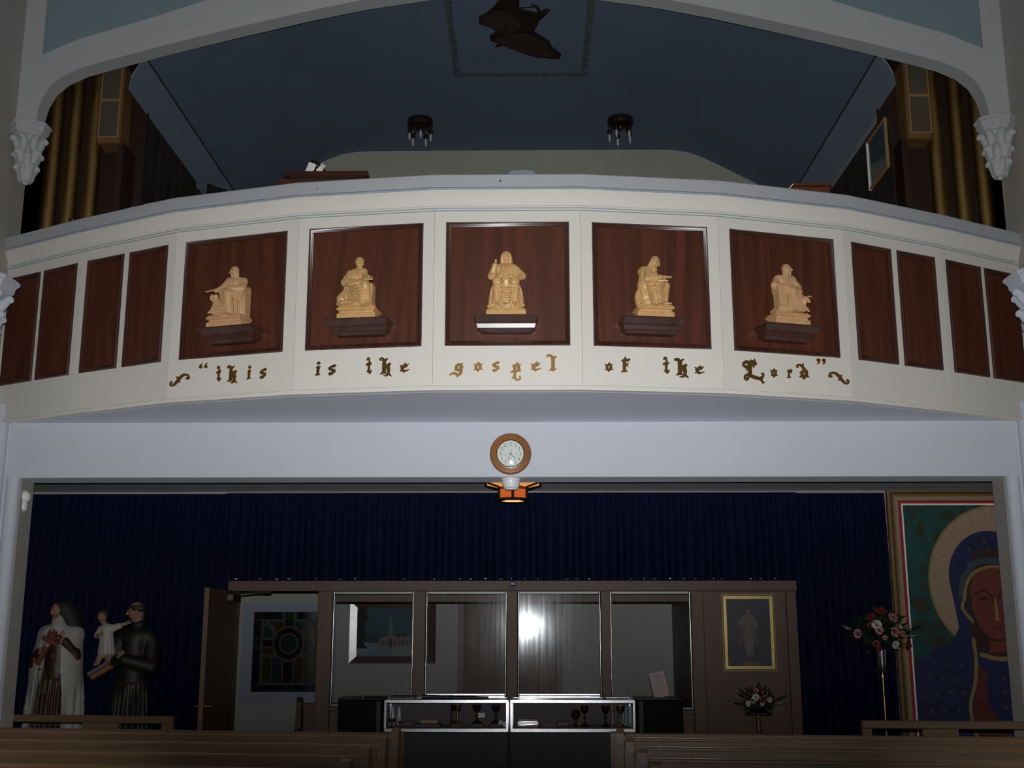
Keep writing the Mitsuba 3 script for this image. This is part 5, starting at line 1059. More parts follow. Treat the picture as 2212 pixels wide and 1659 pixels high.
k = thing('wooden_case', 'flat brown wooden box on top of the left end of the left display case', 'box'); part(k, 'body', B(-1.13, -.90, 11.16, 11.32, 1.0065, 1.028, .004), 'oak_frame'); part(k, 'lid', B(-1.133, -.897, 11.157, 11.323, 1.029, 1.038, .003), 'bronze_dark')
solo('figurine', 'tiny bronze figurine on top of the right display case', 'figurine', lathe([(0, 1.0065), (.016, 1.0065), (.018, 1.012), (.009, 1.020), (.012, 1.033), (.007, 1.041), (.009, 1.049), (0, 1.056)], 14, (.862, 11.16, 0)), 'gold', 35)
k = thing('notice', 'printed pinkish notice sheet propped up on the right black cabinet', 'notice')
def prop(m): return move(m, (1.425, 11.38, 1.019), ry=-.23 + .0, rx=-.10)
part(k, 'sheet', prop(B(-.072, .072, -.001, .001, .0, .235)), 'paper_pink')
for i, (w0, w1, hh) in enumerate(((-.03, .03, .008), (-.055, .055, .003), (-.055, .045, .003), (-.055, .055, .003), (-.055, .050, .003), (-.055, .02, .003), (-.055, .055, .003), (-.055, .04, .003), (-.055, .052, .003), (-.05, .03, .003))):
    part(k, 'text_line', prop(B(w0, w1, -.0018, -.0008, .205 - i * .019 - hh, .205 - i * .019)), 'paper_ink')
0 and part(k, 'easel', cat(move(B(-.05, .05, 0, .003, 0, .12), (1.425, 11.40, 1.019), rx=.12)), 'black_matte')
# ---------------------------------------------------------------- pictures
def frame_parts(k, x0, x1, z0, z1, steps, y):
    """steps: [(inset0, inset1, proud, material, name)] mitred frame members, four parts for each step."""
    for i0, i1, pr, m_, nm in steps:
        o = [(x0 + i0, z0 + i0), (x1 - i0, z0 + i0), (x1 - i0, z1 - i0), (x0 + i0, z1 - i0)]; n_ = [(x0 + i1, z0 + i1), (x1 - i1, z0 + i1), (x1 - i1, z1 - i1), (x0 + i1, z1 - i1)]
        for q in range(4):
            r = (q + 1) % 4; quad = [o[q], o[r], n_[r], n_[q]]; c_ = .004
            part(k, nm, hexa([(x, y - pr, z) for x, z in [((a[0] * (1 - c_ * 20) + quad[(i + 2) % 4][0] * c_ * 20), (a[1])) if False else a for i, a in enumerate(quad)]] + [(x, y, z) for x, z in quad]), m_)
k = thing('devotional_picture', 'gold framed dark picture of a pale robed standing figure on the right partition panel', 'framed picture')
x0, x1, z0, z1 = 2.105, 2.640, 1.238, 2.000
frame_parts(k, x0, x1, z0, z1, [(.0, .012, .030, 'frame_gilt', 'outer_moulding'), (.013, .020, .020, 'bronze_dark', 'groove'), (.020, .030, .036, 'gold_frame', 'bead_moulding'), (.031, .050, .024, 'gold_frame', 'inner_moulding')], 11.953)
mat('night_blue', vary((.008, .009, .016), .35, 9.0), .5)
mat('robe_pale', vary((.085, .075, .062), .2, 25.0), .6); mat('shawl_rose', vary((.10, .030, .032), .3, 18.0), .6); mat('shawl_blue', vary((.034, .042, .068), .3, 18.0), .6); mat('plate_brown', (.075, .038, .014), .5); mat('skin_dim', (.11, .055, .04), .6)
part(k, 'canvas', B(x0 + .05, x1 - .05, 11.940, 11.952, z0 + .05, z1 - .05), 'night_blue')
cxp = 2.378
fg = part(k, 'painted_robe', extr(Polygon([(cxp - .035, 1.385), (cxp - .050, 1.50), (cxp - .055, 1.62), (cxp - .068, 1.68), (cxp - .105, 1.66), (cxp - .115, 1.70), (cxp - .080, 1.765), (cxp - .03, 1.795), (cxp + .03, 1.795), (cxp + .07, 1.76), (cxp + .09, 1.68), (cxp + .07, 1.655), (cxp + .05, 1.66), (cxp + .045, 1.5), (cxp + .040, 1.385)]), 11.9385, 11.940), 'robe_pale')
part(k, 'painted_shawl', extr(Polygon([(cxp - .05, 1.66), (cxp - .02, 1.70), (cxp - .055, 1.56), (cxp - .10, 1.49), (cxp - .12, 1.50), (cxp - .085, 1.60)]), 11.9375, 11.9385), 'shawl_rose'); part(k, 'painted_shawl', extr(Polygon([(cxp + .02, 1.70), (cxp + .05, 1.66), (cxp + .10, 1.54), (cxp + .085, 1.47), (cxp + .055, 1.49), (cxp + .045, 1.60)]), 11.9375, 11.9385), 'shawl_blue')
part(k, 'painted_head', extr(affinity.scale(Point(cxp, 1.825).buffer(.024), .82, 1.15), 11.9372, 11.9385), 'skin_dim'); part(k, 'painted_hair', extr(affinity.scale(Point(cxp, 1.832).buffer(.033), .9, 1.1), 11.9385, 11.9395), 'hair_brown')
part(k, 'name_plate', B(cxp - .085, cxp + .085, 11.935, 11.940, z0 + .052, z0 + .098), 'plate_brown')
k = thing('large_icon', 'very large framed icon of a haloed woman in blue behind the right railing', 'icon painting')
x0, x1, z0, z1 = 3.822, 5.94, .20, 3.048; YB = 11.90
frame_parts(k, x0, x1, z0, z1, [(.0, .030, .060, 'frame_gilt', 'outer_moulding'), (.031, .050, .046, 'frame_brown', 'groove_moulding'), (.051, .070, .056, 'frame_gilt', 'middle_moulding'), (.071, .112, .040, 'frame_tan', 'tan_slip'), (.113, .142, .034, 'red_paint', 'red_slip'), (.143, .160, .036, 'white_edge', 'white_slip')], YB)
def teal(p, n, uv):
    t = fbm(p.x * 8, p.z * 8, 2.0, octaves=4); s_ = smoothstep(.50, .64, fbm(p.x * 13, p.z * 13, 7.0, octaves=3))
    return mix(mix([.010, .052, .046], [.020, .085, .078], t), [.040, .028, .014], s_ * .75)
def haloed(p, n, uv):
    a = dr.atan2(p.z - 2.14, p.x - 4.93); return mix([.27, .19, .125], [.33, .24, .17], noise(a * 60, dr.sqrt(dr.square(p.x - 4.93) + dr.square(p.z - 2.14)) * 6, 1.0))
for nm, fn in (('icon_teal', teal), ('icon_halo', haloed)): scene[nm] = {'type': 'twosided', 'bsdf': {'type': 'principled', 'roughness': .6, 'specular': .2, 'base_color': proc(fn)}}
mat('icon_blue', vary((.006, .011, .060), .3, 6.0), .55); mat('icon_blue_grey', vary((.030, .045, .075), .3, 25.0), .6); mat('icon_gold', vary((.22, .15, .045), .2, 20.0), .5); mat('icon_star', (.075, .045, .020), .55); mat('icon_face', vary((.135, .025, .014), .18, 7.0), .55); mat('icon_dark', vary((.030, .007, .005), .2, 9.0), .6); mat('icon_red', vary((.085, .012, .007), .35, 10.0), .6); mat('icon_lip', (.105, .022, .016), .6)
L = lambda g, lay: extr(g, YB - .024 - .0012 * (lay + 1), YB - .024 - .0012 * lay)
clip = sbox(x0 + .16, z0 + .16, x1 - .16, z1 - .16)
FX, FZ2 = 4.84, 2.00
part(k, 'background', B(x0 + .16, x1 - .16, YB - .024, YB - .012, z0 + .16, z1 - .16), 'icon_teal')
part(k, 'halo_rim', L(affinity.scale(Point(4.93, 2.12).buffer(.755, 48), .98, 1.02).intersection(clip), 0), 'icon_gold')
part(k, 'halo', L(affinity.scale(Point(4.93, 2.12).buffer(.735, 48), .98, 1.02).intersection(clip), 1), 'icon_halo')
hood = unary_union([affinity.scale(Point(FX - .02, 2.16).buffer(.44, 32), .96, 1.06), Polygon([(FX - .44, 2.14), (FX + .40, 2.14), (FX + .34, 1.5), (FX - .36, 1.5)])])
mant = unary_union([hood, Polygon([(FX - .36, 1.66), (FX - .44, 1.52), (FX - .62, 1.43), (FX - .86, 1.30), (FX - 1.02, 1.10), (FX - 1.04, .30), (FX + .80, .30), (FX + .80, 1.20), (FX + .5, 1.45), (FX + .34, 1.62)]).buffer(.02)]).intersection(clip)
part(k, 'mantle', L(mant, 2), 'icon_blue')
lining = affinity.scale(Point(FX, 2.06).buffer(.30, 32), 1.0, 1.30)
part(k, 'lining', L(unary_union([lining, Polygon([(FX - .30, 2.05), (FX + .30, 2.05), (FX + .26, 1.45), (FX - .26, 1.45)])]), 3), 'icon_dark')
part(k, 'hood_band', L(unary_union([LineString([(FX - .335, 1.98), (FX - .30, 2.16), (FX - .20, 2.28)]).buffer(.030), LineString(spl([(FX - .22, 2.285), (FX - .08, 2.325), (FX + .06, 2.315), (FX + .2, 2.27)], 6)).buffer(.030), LineString([(FX - .335, 1.86), (FX - .30, 1.80), (FX - .25, 1.74)]).buffer(.022)]), 4), 'icon_blue_grey')
part(k, 'hood_hem', L(unary_union([LineString(spl([(FX - .31, 1.93), (FX - .27, 2.10), (FX - .17, 2.22), (FX + .02, 2.265), (FX + .20, 2.21)], 8)).buffer(.016), LineString(spl([(FX - .31, 1.95), (FX - .33, 1.85), (FX - .24, 1.72)], 6)).buffer(.014)]), 5), 'icon_gold')
part(k, 'collar_robe', L(unary_union([Polygon([(FX - .20, 1.34), (FX + .20, 1.34), (FX + .40, .40), (FX - .22, .40)])]).intersection(clip), 4), 'icon_blue'); part(k, 'robe_fold', L(Polygon([(FX - .22, 1.32), (FX - .14, 1.22), (FX - .16, .95), (FX + .02, .62), (FX + .10, .38), (FX - .30, .38), (FX - .30, .86)]).intersection(clip), 5), 'icon_red')
part(k, 'mantle_hem', L(LineString(spl([(FX - .25, 1.55), (FX - .24, 1.34), (FX - .27, 1.12), (FX - .33, .92), (FX - .31, .70), (FX - .24, .40)], 8)).buffer(.018).intersection(clip), 6), 'icon_gold')
part(k, 'neck', L(Polygon([(FX - .12, 1.60), (FX + .12, 1.60), (FX + .17, 1.38), (FX - .17, 1.38)]), 5), 'icon_dark'); part(k, 'neck', L(Polygon([(FX - .08, 1.60), (FX + .08, 1.60), (FX + .10, 1.42), (FX - .10, 1.42)]), 6), 'icon_face')
part(k, 'collar', L(LineString(spl([(FX - .18, 1.40), (FX - .05, 1.365), (FX + .08, 1.365), (FX + .18, 1.40)], 6)).buffer(.022), 7), 'icon_gold')
face = Polygon(spl([(FX - .20, 2.18), (FX - .245, 1.98), (FX - .235, 1.80), (FX - .17, 1.64), (FX - .06, 1.555), (FX + .06, 1.555), (FX + .17, 1.64), (FX + .235, 1.80), (FX + .245, 1.98), (FX + .20, 2.18), (FX, 2.255), (FX - .18, 2.20)], 6))
part(k, 'face', L(face.buffer(0), 7), 'icon_face')
part(k, 'brow', L(LineString(spl([(FX - .20, 1.985), (FX - .12, 2.03), (FX - .045, 1.985), (FX - .028, 1.93)], 6)).buffer(.011), 8), 'icon_dark'); part(k, 'brow', L(LineString(spl([(FX + .20, 1.985), (FX + .12, 2.03), (FX + .045, 1.985), (FX + .028, 1.93)], 6)).buffer(.009), 8), 'icon_dark')
for s in (-1, 1): e_ = part(k, 'eye', L(affinity.scale(Point(FX + s * .115, 1.952).buffer(.045), 1.25, .42), 8), 'icon_dark'); part(e_, 'eye_white', L(affinity.scale(Point(FX + s * .115, 1.954).buffer(.028), 1.2, .34), 9), 'icon_lip'); part(e_, 'iris', L(Point(FX + s * .112, 1.954).buffer(.011), 10), 'ink')
part(k, 'nose', L(Polygon([(FX - .010, 1.95), (FX + .012, 1.95), (FX + .020, 1.76), (FX + .034, 1.735), (FX - .030, 1.735), (FX - .012, 1.76)]), 8), 'icon_gold'); part(k, 'mouth', L(affinity.scale(Point(FX, 1.662).buffer(.048), 1.0, .40), 8), 'icon_lip'); part(k, 'mouth_line', L(LineString([(FX - .048, 1.664), (FX + .048, 1.664)]).buffer(.004), 9), 'icon_dark'); part(k, 'shade_line', L(LineString(spl([(FX - .245, 1.98), (FX - .235, 1.80), (FX - .17, 1.64), (FX - .06, 1.55), (FX + .06, 1.55), (FX + .17, 1.64)], 6)).buffer(.012), 8), 'icon_dark')
r_ = random.Random(4); n_st = 0; spots = [(FX - .34, 2.10), (FX - .33, 2.30), (FX - .22, 2.44), (FX - .06, 2.52), (FX + .10, 2.50), (FX + .24, 2.42), (FX - .38, 1.92), (FX - .02, 2.42)]
for row in range(7):
    for col in range(6): spots.append((FX - .92 + col * .135 + (.07 if row % 2 else 0), 1.32 - row * .15 + r_.uniform(-.02, .02)))
for sx_, sz_ in spots + [(FX + .02 + .12 * q, 1.18 - .14 * w_) for q in range(3) for w_ in range(5)]:
    st = Polygon([(sx_ + (.030 if i % 2 == 0 else .012) * math.sin(i * math.pi / 5), sz_ + (.030 if i % 2 == 0 else .012) * math.cos(i * math.pi / 5)) for i in range(10)])
    if mant.buffer(-.03).contains(st) and not st.intersects(face) and (sx_ < FX - .36 or sz_ > 2.3 or sx_ > FX): part(k, 'star', L(st, 6), 'icon_star')
# ================================================================ the two plaster saints at the left
def cloaked_nun():
    ox, oy = -4.355, 11.32
    put = lambda m: move(m, (ox, oy, 0))
    k = thing('statue', 'plaster statue of a nun in brown habit and white cloak holding flowers', 'statue')
    H = Clay((-.30, -.30, .30), (.30, .26, 1.98), .010)
    H.cap((.0, 0, .42), (.01, 0, 1.15), .175, .125, .03); H.cap((.01, 0, 1.1), (.02, .0, 1.55), .125, .115, .04); H.cap((-.09, 0, 1.58), (.12, .01, 1.58), .065, .065, .03); H.cap((0, 0, .40), (0, 0, .46), .20, .18, .02)
    for i in range(9):
        a = -1.15 + i * .29; H.rope([(.16 * math.sin(a), -.125 * math.cos(a) - .01, 1.18), (.175 * math.sin(a) - .01, -.155 * math.cos(a), .85), (.195 * math.sin(a) - .01, -.185 * math.cos(a), .42)], [.010, .018, .022], .012)
    H.cap((-.12, 0, 1.54), (-.175, -.06, 1.36), .052, .055, .02); H.cap((-.175, -.06, 1.36), (-.11, -.14, 1.43), .060, .05, .015); H.rope([(-.16, -.06, 1.38), (-.16, -.09, 1.31), (-.13, -.11, 1.30)], [.05, .045, .03], .02)
    H.cap((.14, 0, 1.54), (.19, -.05, 1.40), .052, .052, .02); H.cap((.19, -.05, 1.40), (.12, -.14, 1.53), .055, .042, .015)
    part(k, 'habit', put(H.mesh()), 'robe_brown', True)
    W = Clay((-.36, -.26, .42), (.38, .26, 1.76), .010)
    W.cap((-.12, .02, 1.60), (.15, .02, 1.60), .085, .085, .05); W.cap((.01, .03, 1.5), (.0, .03, .62), .205, .250, .06)
    W.ell((.0, -.02, 1.25), (.235, .16, .40), .08)
    for i in range(16):
        a = i * 2 * math.pi / 16 + .2; ca, sa = math.cos(a), math.sin(a)
        W.rope([(.16 * ca, .02 + .12 * sa, 1.50), (.235 * ca, .03 + .20 * sa, 1.1), (.26 * ca, .03 + .235 * sa, .62)], [.010, .024, .030], .018)
    W.cap((.0, -.25, 1.66), (-.005, -.30, .30), .06, .20, .02, sub=True); W.cap((.0, -.12, 1.62), (.0, -.14, .3), .085, .20, .015, sub=True); W.cap((0.01, .01, 1.62), (.0, .01, .3), .110, .195, .01, sub=True)
    for i in range(12):
        a = i * 2 * math.pi / 12; W.ell((.26 * math.cos(a), .03 + .24 * math.sin(a), .47 + .07 * math.sin(i * 1.9)), (.07, .07, .10), .02, sub=True)
    part(k, 'cloak', put(W.mesh()), 'robe_white', True)
    V = Clay((-.16, -.18, 1.45), (.26, .20, 2.02), .008)
    V.ell((-.0, .01, 1.835), (.088, .10, .108), .02, 0, -.25); V.rope([(.04, .03, 1.86), (.085, .04, 1.74), (.12, .06, 1.64), (.13, .10, 1.52)], [.085, .085, .085, .06], .03); V.rope([(-.03, .05, 1.80), (-.06, .07, 1.68), (-.06, .10, 1.56)], [.07, .07, .05], .03)
    V.ell((-.024, -.115, 1.815), (.050, .09, .082), .01, 0, -.3, sub=True)
    part(k, 'veil', put(V.mesh()), 'veil_black', True)
    F = Clay((-.16, -.24, 1.60), (.12, .10, 1.95), .006); F.head((-.018, -.045, 1.822), .066, -.45, -.15, 'none'); F.cap((-.01, -.01, 1.76), (.0, 0, 1.68), .04, .045, .02)
    part(k, 'face', put(F.mesh()), 'skin_paint', True)
    G = Clay((-.12, -.16, 1.58), (.14, .12, 1.80), .007); G.cap((.0, -.03, 1.745), (.015, -.05, 1.655), .058, .082, .03); G.ell((-.02, -.10, 1.80), (.04, .08, .06), .01, sub=True)
    part(k, 'wimple', put(G.mesh()), 'robe_white', True)
    N = Clay((-.22, -.34, 1.22), (.20, -.05, 1.72), .007); N.hand((.125, -.155, 1.545), (-1, -.25, .35), (0, -.8, .6), .050, .5); N.hand((-.115, -.155, 1.435), (1, -.25, .30), (0, -.4, -.9), .050, .6)
    [part(k, 'hand', put(h_), 'skin_paint', True) for h_ in N.mesh().split(only_watertight=False)]
    part(k, 'crucifix', put(move(cat(B(-.022, .022, -.012, .012, -.20, .14, .004), B(-.085, .085, -.012, .012, .02, .062, .004)), (.0, -.235, 1.50), ry=.45)), 'cross_red')
    r = random.Random(2)
    for q in range(14):
        x, z = r.uniform(-.09, .09), r.uniform(1.36, 1.62); part(k, 'rose', put(trimesh.creation.icosphere(subdivisions=1, radius=r.uniform(.022, .032)).apply_translation((x + (z - 1.5) * .3, -.205 - r.uniform(0, .03), z))), 'cross_red' if q % 4 else 'rose_pink', True)
    part(k, 'white_ribbon', put(hexa([(-.10, -.20, 1.40), (-.03, -.22, 1.40), (-.045, -.21, 1.28), (-.085, -.20, 1.29), (-.10, -.195, 1.40), (-.03, -.21, 1.40), (-.06, -.20, 1.28)])), 'robe_white')
    part(k, 'plinth', put(B(-.26, .26, -.22, .24, .26, .40, .012)), 'robe_brown')
    solo('pedestal', 'dark wooden pedestal under the nun statue behind the left railing', 'pedestal', put(cat(B(-.24, .24, -.22, .24, .03, .258, .01), B(-.28, .28, -.25, .27, 0, .03, .006))), 'oak_door')
def friar():
    ox, oy = -3.615, 11.32
    put = lambda m: move(m, (ox, oy, 0))
    k = thing('statue', 'plaster statue of a tonsured friar in black habit beside the nun statue', 'statue')
    H = Clay((-.30, -.32, .30), (.28, .26, 1.80), .010)
    H.cap((.0, 0, .42), (.0, 0, 1.15), .195, .135, .03); H.cap((.0, 0, 1.1), (.01, .0, 1.56), .14, .12, .04); H.cap((-.10, 0, 1.58), (.12, .0, 1.58), .075, .075, .04); H.cap((0, 0, .40), (0, 0, .47), .22, .20, .02); H.cap((.01, .02, 1.62), (.02, .01, 1.68), .085, .075, .03)
    for i in range(10):
        a = -1.3 + i * .29; H.rope([(.15 * math.sin(a), -.135 * math.cos(a), 1.15), (.18 * math.sin(a), -.17 * math.cos(a), .8), (.21 * math.sin(a), -.21 * math.cos(a), .42)], [.010, .020, .024], .012)
    H.cap((.16, 0, 1.54), (.19, -.07, 1.30), .070, .072, .02); H.cap((.19, -.08, 1.30), (-.02, -.20, 1.36), .075, .06, .015); H.cap((-.14, -.01, 1.54), (-.20, -.06, 1.34), .066, .070, .02); H.cap((-.20, -.07, 1.34), (-.22, -.18, 1.40), .07, .05, .015)
    part(k, 'habit', put(H.mesh()), 'robe_black', True)
    F = Clay((-.16, -.20, 1.62), (.16, .14, 1.98), .006); F.head((.0, -.02, 1.815), .080, -1.25, -.10, 'none'); F.cap((.012, .0, 1.75), (.02, .0, 1.62), .052, .058, .02)
    part(k, 'head', put(F.mesh()), 'skin_paint', True)
    R_ = Clay((-.14, -.16, 1.74), (.16, .14, 1.94), .006); R_.ell((.012, -.016, 1.845), (.086, .080, .050), .004); R_.ell((.012, -.016, 1.895), (.080, .074, .050), .004, sub=True); R_.ell((-.075, -.05, 1.80), (.06, .07, .065), .004, sub=True)
    part(k, 'hair', put(R_.mesh()), 'hair_brown', True)
    N = Clay((-.34, -.36, 1.25), (.02, -.08, 1.62), .007); N.hand((-.03, -.20, 1.37), (-.35, -.25, 1.0), (.5, -.8, .1), .052, .4); part(k, 'hand', put(N.mesh()), 'skin_paint', True)
    part(k, 'cord', put(cat(tube([(-.13, -.12, 1.16), (0, -.165, 1.14), (.13, -.12, 1.16)], .012, 8), tube([(.02, -.165, 1.14), (.03, -.185, .95), (.03, -.20, .70)], .012, 8))), 'robe_brown', 40)
    part(k, 'plinth', put(B(-.26, .26, -.24, .24, .26, .40, .012)), 'robe_brown')
    solo('pedestal', 'dark wooden pedestal under the friar statue behind the left railing', 'pedestal', put(cat(B(-.24, .24, -.22, .24, .03, .258, .01), B(-.28, .28, -.25, .27, 0, .03, .006))), 'oak_door')
    # the child he carries
    k = thing('statue', 'small plaster child in a white tunic held on the arm of the friar statue', 'statue')
    cp = lambda m: move(m, (ox - .205, oy - .22, 0))
    D = Clay((-.14, -.12, 1.38), (.16, .14, 1.70), .006); D.cap((.0, 0, 1.645), (.02, 0, 1.44), .056, .074, .02); D.cap((-.05, 0, 1.645), (.06, 0, 1.655), .034, .036, .02); D.cap((-.05, 0, 1.64), (-.072, -.03, 1.59), .030, .030, .01); D.cap((.06, 0, 1.655), (.115, .01, 1.675), .032, .030, .01)
    for i in range(7):
        a = -1.2 + i * .4; D.rope([(.055 * math.sin(a) + .01, -.055 * math.cos(a), 1.60), (.075 * math.sin(a) + .02, -.075 * math.cos(a), 1.42)], [.006, .011], .008)
    part(k, 'tunic', cp(D.mesh()), 'robe_white', True)
    E_ = Clay((-.16, -.14, 1.26), (.22, .14, 1.86), .006); E_.head((-.045, -.01, 1.765), .050, -.25, .0, 'none'); E_.cap((-.035, 0, 1.72), (-.015, 0, 1.67), .026, .03, .01); E_.cap((-.02, -.02, 1.44), (-.045, -.05, 1.34), .034, .026, .01); E_.cap((.05, -.02, 1.44), (.055, -.06, 1.36), .034, .028, .01); E_.ell((-.052, -.072, 1.325), (.022, .036, .018), .006); E_.ell((.055, -.085, 1.345), (.022, .036, .018), .006)
    E_.cap((.125, .01, 1.68), (.175, .02, 1.70), .022, .018, .006); E_.hand((.175, .02, 1.70), (1, .1, .3), (0, -1, .2), .026, .3); E_.cap((-.072, -.035, 1.585), (-.03, -.085, 1.60), .022, .018, .006); E_.hand((-.03, -.087, 1.60), (1, -.1, .25), (0, -1, 0), .024, .4)
    [part(k, ('head', 'leg', 'leg', 'hand', 'hand', 'arm', 'arm', 'arm')[min(i_, 7)], cp(h_), 'skin_paint', True) for i_, h_ in enumerate(sorted(E_.mesh().split(only_watertight=False), key=lambda q_: -q_.bounds[1][2]))]
    h = Clay((-.13, -.10, 1.70), (.04, .09, 1.86), .006); h.ell((-.043, .004, 1.785), (.054, .054, .050), .004); h.ell((-.055, -.06, 1.755), (.050, .055, .045), .004, sub=True); part(k, 'hair', cp(h.mesh()), 'hair_brown', True)
    part(k, 'book', cp(move(cat(B(-.105, .105, -.05, .05, -.002, .030, .004)), (-.02, -.05, 1.275), ry=-.55)), 'velvet_grey'); part(k, 'blanket', cp(move(B(-.10, .11, -.055, .055, -.045, -.003, .012), (-.015, -.05, 1.272), ry=-.55)), 'blanket_orange')
cloaked_nun(); friar()
# ================================================================ flower arrangements
def rose(R, seed):
    r = random.Random(seed); ms = []
    for ring, (n_, rr, op) in enumerate(((3, .30, .2), (5, .55, .55), (6, .85, .95))):
        for i in range(n_):
            a = i * 2 * math.pi / n_ + ring * .5 + r.uniform(-.2, .2); u, v = np.meshgrid(np.linspace(-1, 1, 4), np.linspace(0, 1, 4)); w_ = .5 * R * (1 + .3 * ring) * (1 - .5 * (v - .6) ** 2)
            d = rr * R * (.35 + op * v ** 1.5); z = R * (1.1 - .25 * ring) * v - .18 * R * ring * v ** 3 - .1 * R * u ** 2
            ang = a + u * w_ / np.maximum(rr * R * .9, .3 * R) * .55; P = np.stack([d * np.cos(ang), d * np.sin(ang), z], -1).reshape(-1, 3)
            ii, jj = np.meshgrid(np.arange(3), np.arange(3), indexing='ij'); q = ii * 4 + jj; f = np.stack([q, q + 1, q + 5, q + 4], -1).reshape(-1, 4)
            ms.append(trimesh.Trimesh(P, np.vstack([f[:, [0, 1, 2]], f[:, [0, 2, 3]]]), process=False))
    return cat(ms)
ROSES = [rose(1.0, s) for s in (1, 2, 3)]
def aimed(m, c, d, R, spin=0):
    d = np.array(d, float); d /= np.linalg.norm(d); a = np.cross(d, (0, 0, 1) if abs(d[2]) < .9 else (1, 0, 0)); a /= np.linalg.norm(a); b = np.cross(d, a)
    M = np.eye(4); M[:3, 0], M[:3, 1], M[:3, 2], M[:3, 3] = a * R, b * R, d * R, c; m = m.copy(); m.apply_transform(M); return m
def bouquet(say, c, ell, flowers, n_leaf, seed, stem_to):
    r = random.Random(seed); k = thing('flower_arrangement', say, 'flowers')
    leaf1 = trimesh.Trimesh([[0, 0, 0], [.25, .16, .35], [0, .05, 1], [-.25, .16, .35], [0, -.02, .45]], [[0, 1, 4], [1, 2, 4], [2, 3, 4], [3, 0, 4]], process=False)
    lv = []
    for i in range(n_leaf):
        d = np.array([r.gauss(0, 1), r.gauss(0, 1), r.gauss(.25, .8)]); d /= np.linalg.norm(d); t = r.uniform(.35, .95); p = np.array(c) + d * np.array(ell) * t
        lv.append(aimed(leaf1, p, d * np.array([1, 1, .8]) + np.array([r.uniform(-.5, .5) for _ in range(3)]), r.uniform(.05, .10)))
    part(k, 'foliage', cat(lv), 'leaf_green'); labels[k + '__foliage'] = {'kind': 'stuff'}
    sm = []
    for fx_, fz_, dy, R, m_ in flowers:
        p = np.array(c) + np.array([fx_ * ell[0], -dy * ell[1], fz_ * ell[2]]); d = p - np.array(c) + np.array([0, -.10, .04])
        part(k, 'rose', aimed(ROSES[r.randrange(3)], p, d, R), m_, True); sm.append(tube([stem_to, np.array(c) * .6 + np.array(stem_to) * .4, p], .0035, 5))
    part(k, 'stems', cat(sm), 'leaf_green')
    for i in range(4):
        a = (-2.6, -.5, .25, 2.9)[i]; p = np.array(c) + np.array([math.cos(a) * ell[0], -.05, math.sin(a) * ell[2] * .4]); part(k, 'blade_leaf', aimed(leaf1, p, (math.cos(a), -.2, .3 + .2 * math.sin(a * 3)), .13), 'leaf_pale' if i % 2 else 'leaf_green')
    return k
bouquet('large arrangement of pink, white and red flowers in the tall silver vase before the icon', (3.495, 11.30, 1.625), (.27, .20, .20), [(-.02, .92, .5, .050, 'rose_red'), (-.38, .66, .6, .034, 'rose_red'), (-.26, .30, .8, .042, 'rose_white'), (-.20, .05, .9, .036, 'rose_pink'), (-.86, -.10, .5, .042, 'rose_pink'), (.36, .62, .6, .048, 'rose_pink'), (.32, -.02, .95, .044, 'rose_pink'), (.34, -.60, .8, .036, 'rose_white'), (.86, .22, .4, .036, 'rose_pink'), (.82, -.58, .5, .046, 'rose_red'), (-.32, -.55, .8, .030, 'rose_red'), (-.20, -.80, .7, .024, 'rose_red'), (.56, .20, .8, .020, 'rose_white'), (-.05, -.28, 1.0, .022, 'rose_pink'), (-.46, .30, .7, .026, 'rose_red'), (.60, -.1, .8, .03, 'rose_pink')], 230, 11, (3.50, 11.30, 1.40))
k = thing('vase', 'tall fluted silver vase on the gold stand before the icon', 'vase')
m = lathe([(0, 1.262), (.030, 1.262), (.036, 1.275), (.040, 1.32), (.046, 1.46), (.044, 1.462), (.038, 1.32), (0, 1.29)], 36, (3.502, 11.30, 0)); v = m.vertices; a_ = np.arctan2(v[:, 1] - 11.30, v[:, 0] - 3.502); rr_ = 1 + .06 * np.cos(a_ * 12); v[:, 0] = 3.502 + (v[:, 0] - 3.502) * rr_; v[:, 1] = 11.30 + (v[:, 1] - 11.30) * rr_
part(k, 'body', trimesh.Trimesh(v, m.faces, process=False), 'silver', 35)
k = thing('flower_stand', 'slim gold stand carrying the silver vase before the large icon', 'stand')
part(k, 'pole', lathe([(0, .02), (.014, .02), (.012, .6), (.011, 1.20), (.016, 1.215), (.011, 1.23), (.011, 1.245)], 16, (3.498, 11.30, 0)), 'gold', 40); part(k, 'shelf', lathe([(0, 1.2615), (.082, 1.2615), (.084, 1.256), (.080, 1.250), (.0, 1.246)], 32, (3.498, 11.30, 0)), 'console_red', 35); part(k, 'base', lathe([(0, 0), (.16, 0), (.16, .012), (.05, .03), (.0, .034)], 32, (3.498, 11.30, 0)), 'gold', 35)
bouquet('small arrangement of pink and dark red flowers on the turned wooden stand', (2.345, 11.45, .985), (.155, .13, .115), [(.10, .95, .5, .026, 'rose_red'), (-.18, .80, .6, .022, 'rose_pink'), (-.28, .28, .9, .030, 'rose_white'), (-.42, .02, .8, .026, 'rose_pink'), (-.80, .18, .5, .026, 'rose_red'), (.12, .10, 1.0, .030, 'rose_red'), (.30, .55, .7, .026, 'rose_pink'), (.55, .10, .8, .026, 'rose_white'), (.82, .22, .4, .026, 'rose_red'), (-.70, -.25, .6, .024, 'rose_white'), (.08, -.22, 1.0, .018, 'rose_white'), (-.52, .55, .6, .022, 'rose_red')], 150, 21, (2.34, 11.45, .89))
k = thing('plant_stand', 'dark turned wooden stand under the small flower arrangement', 'stand')
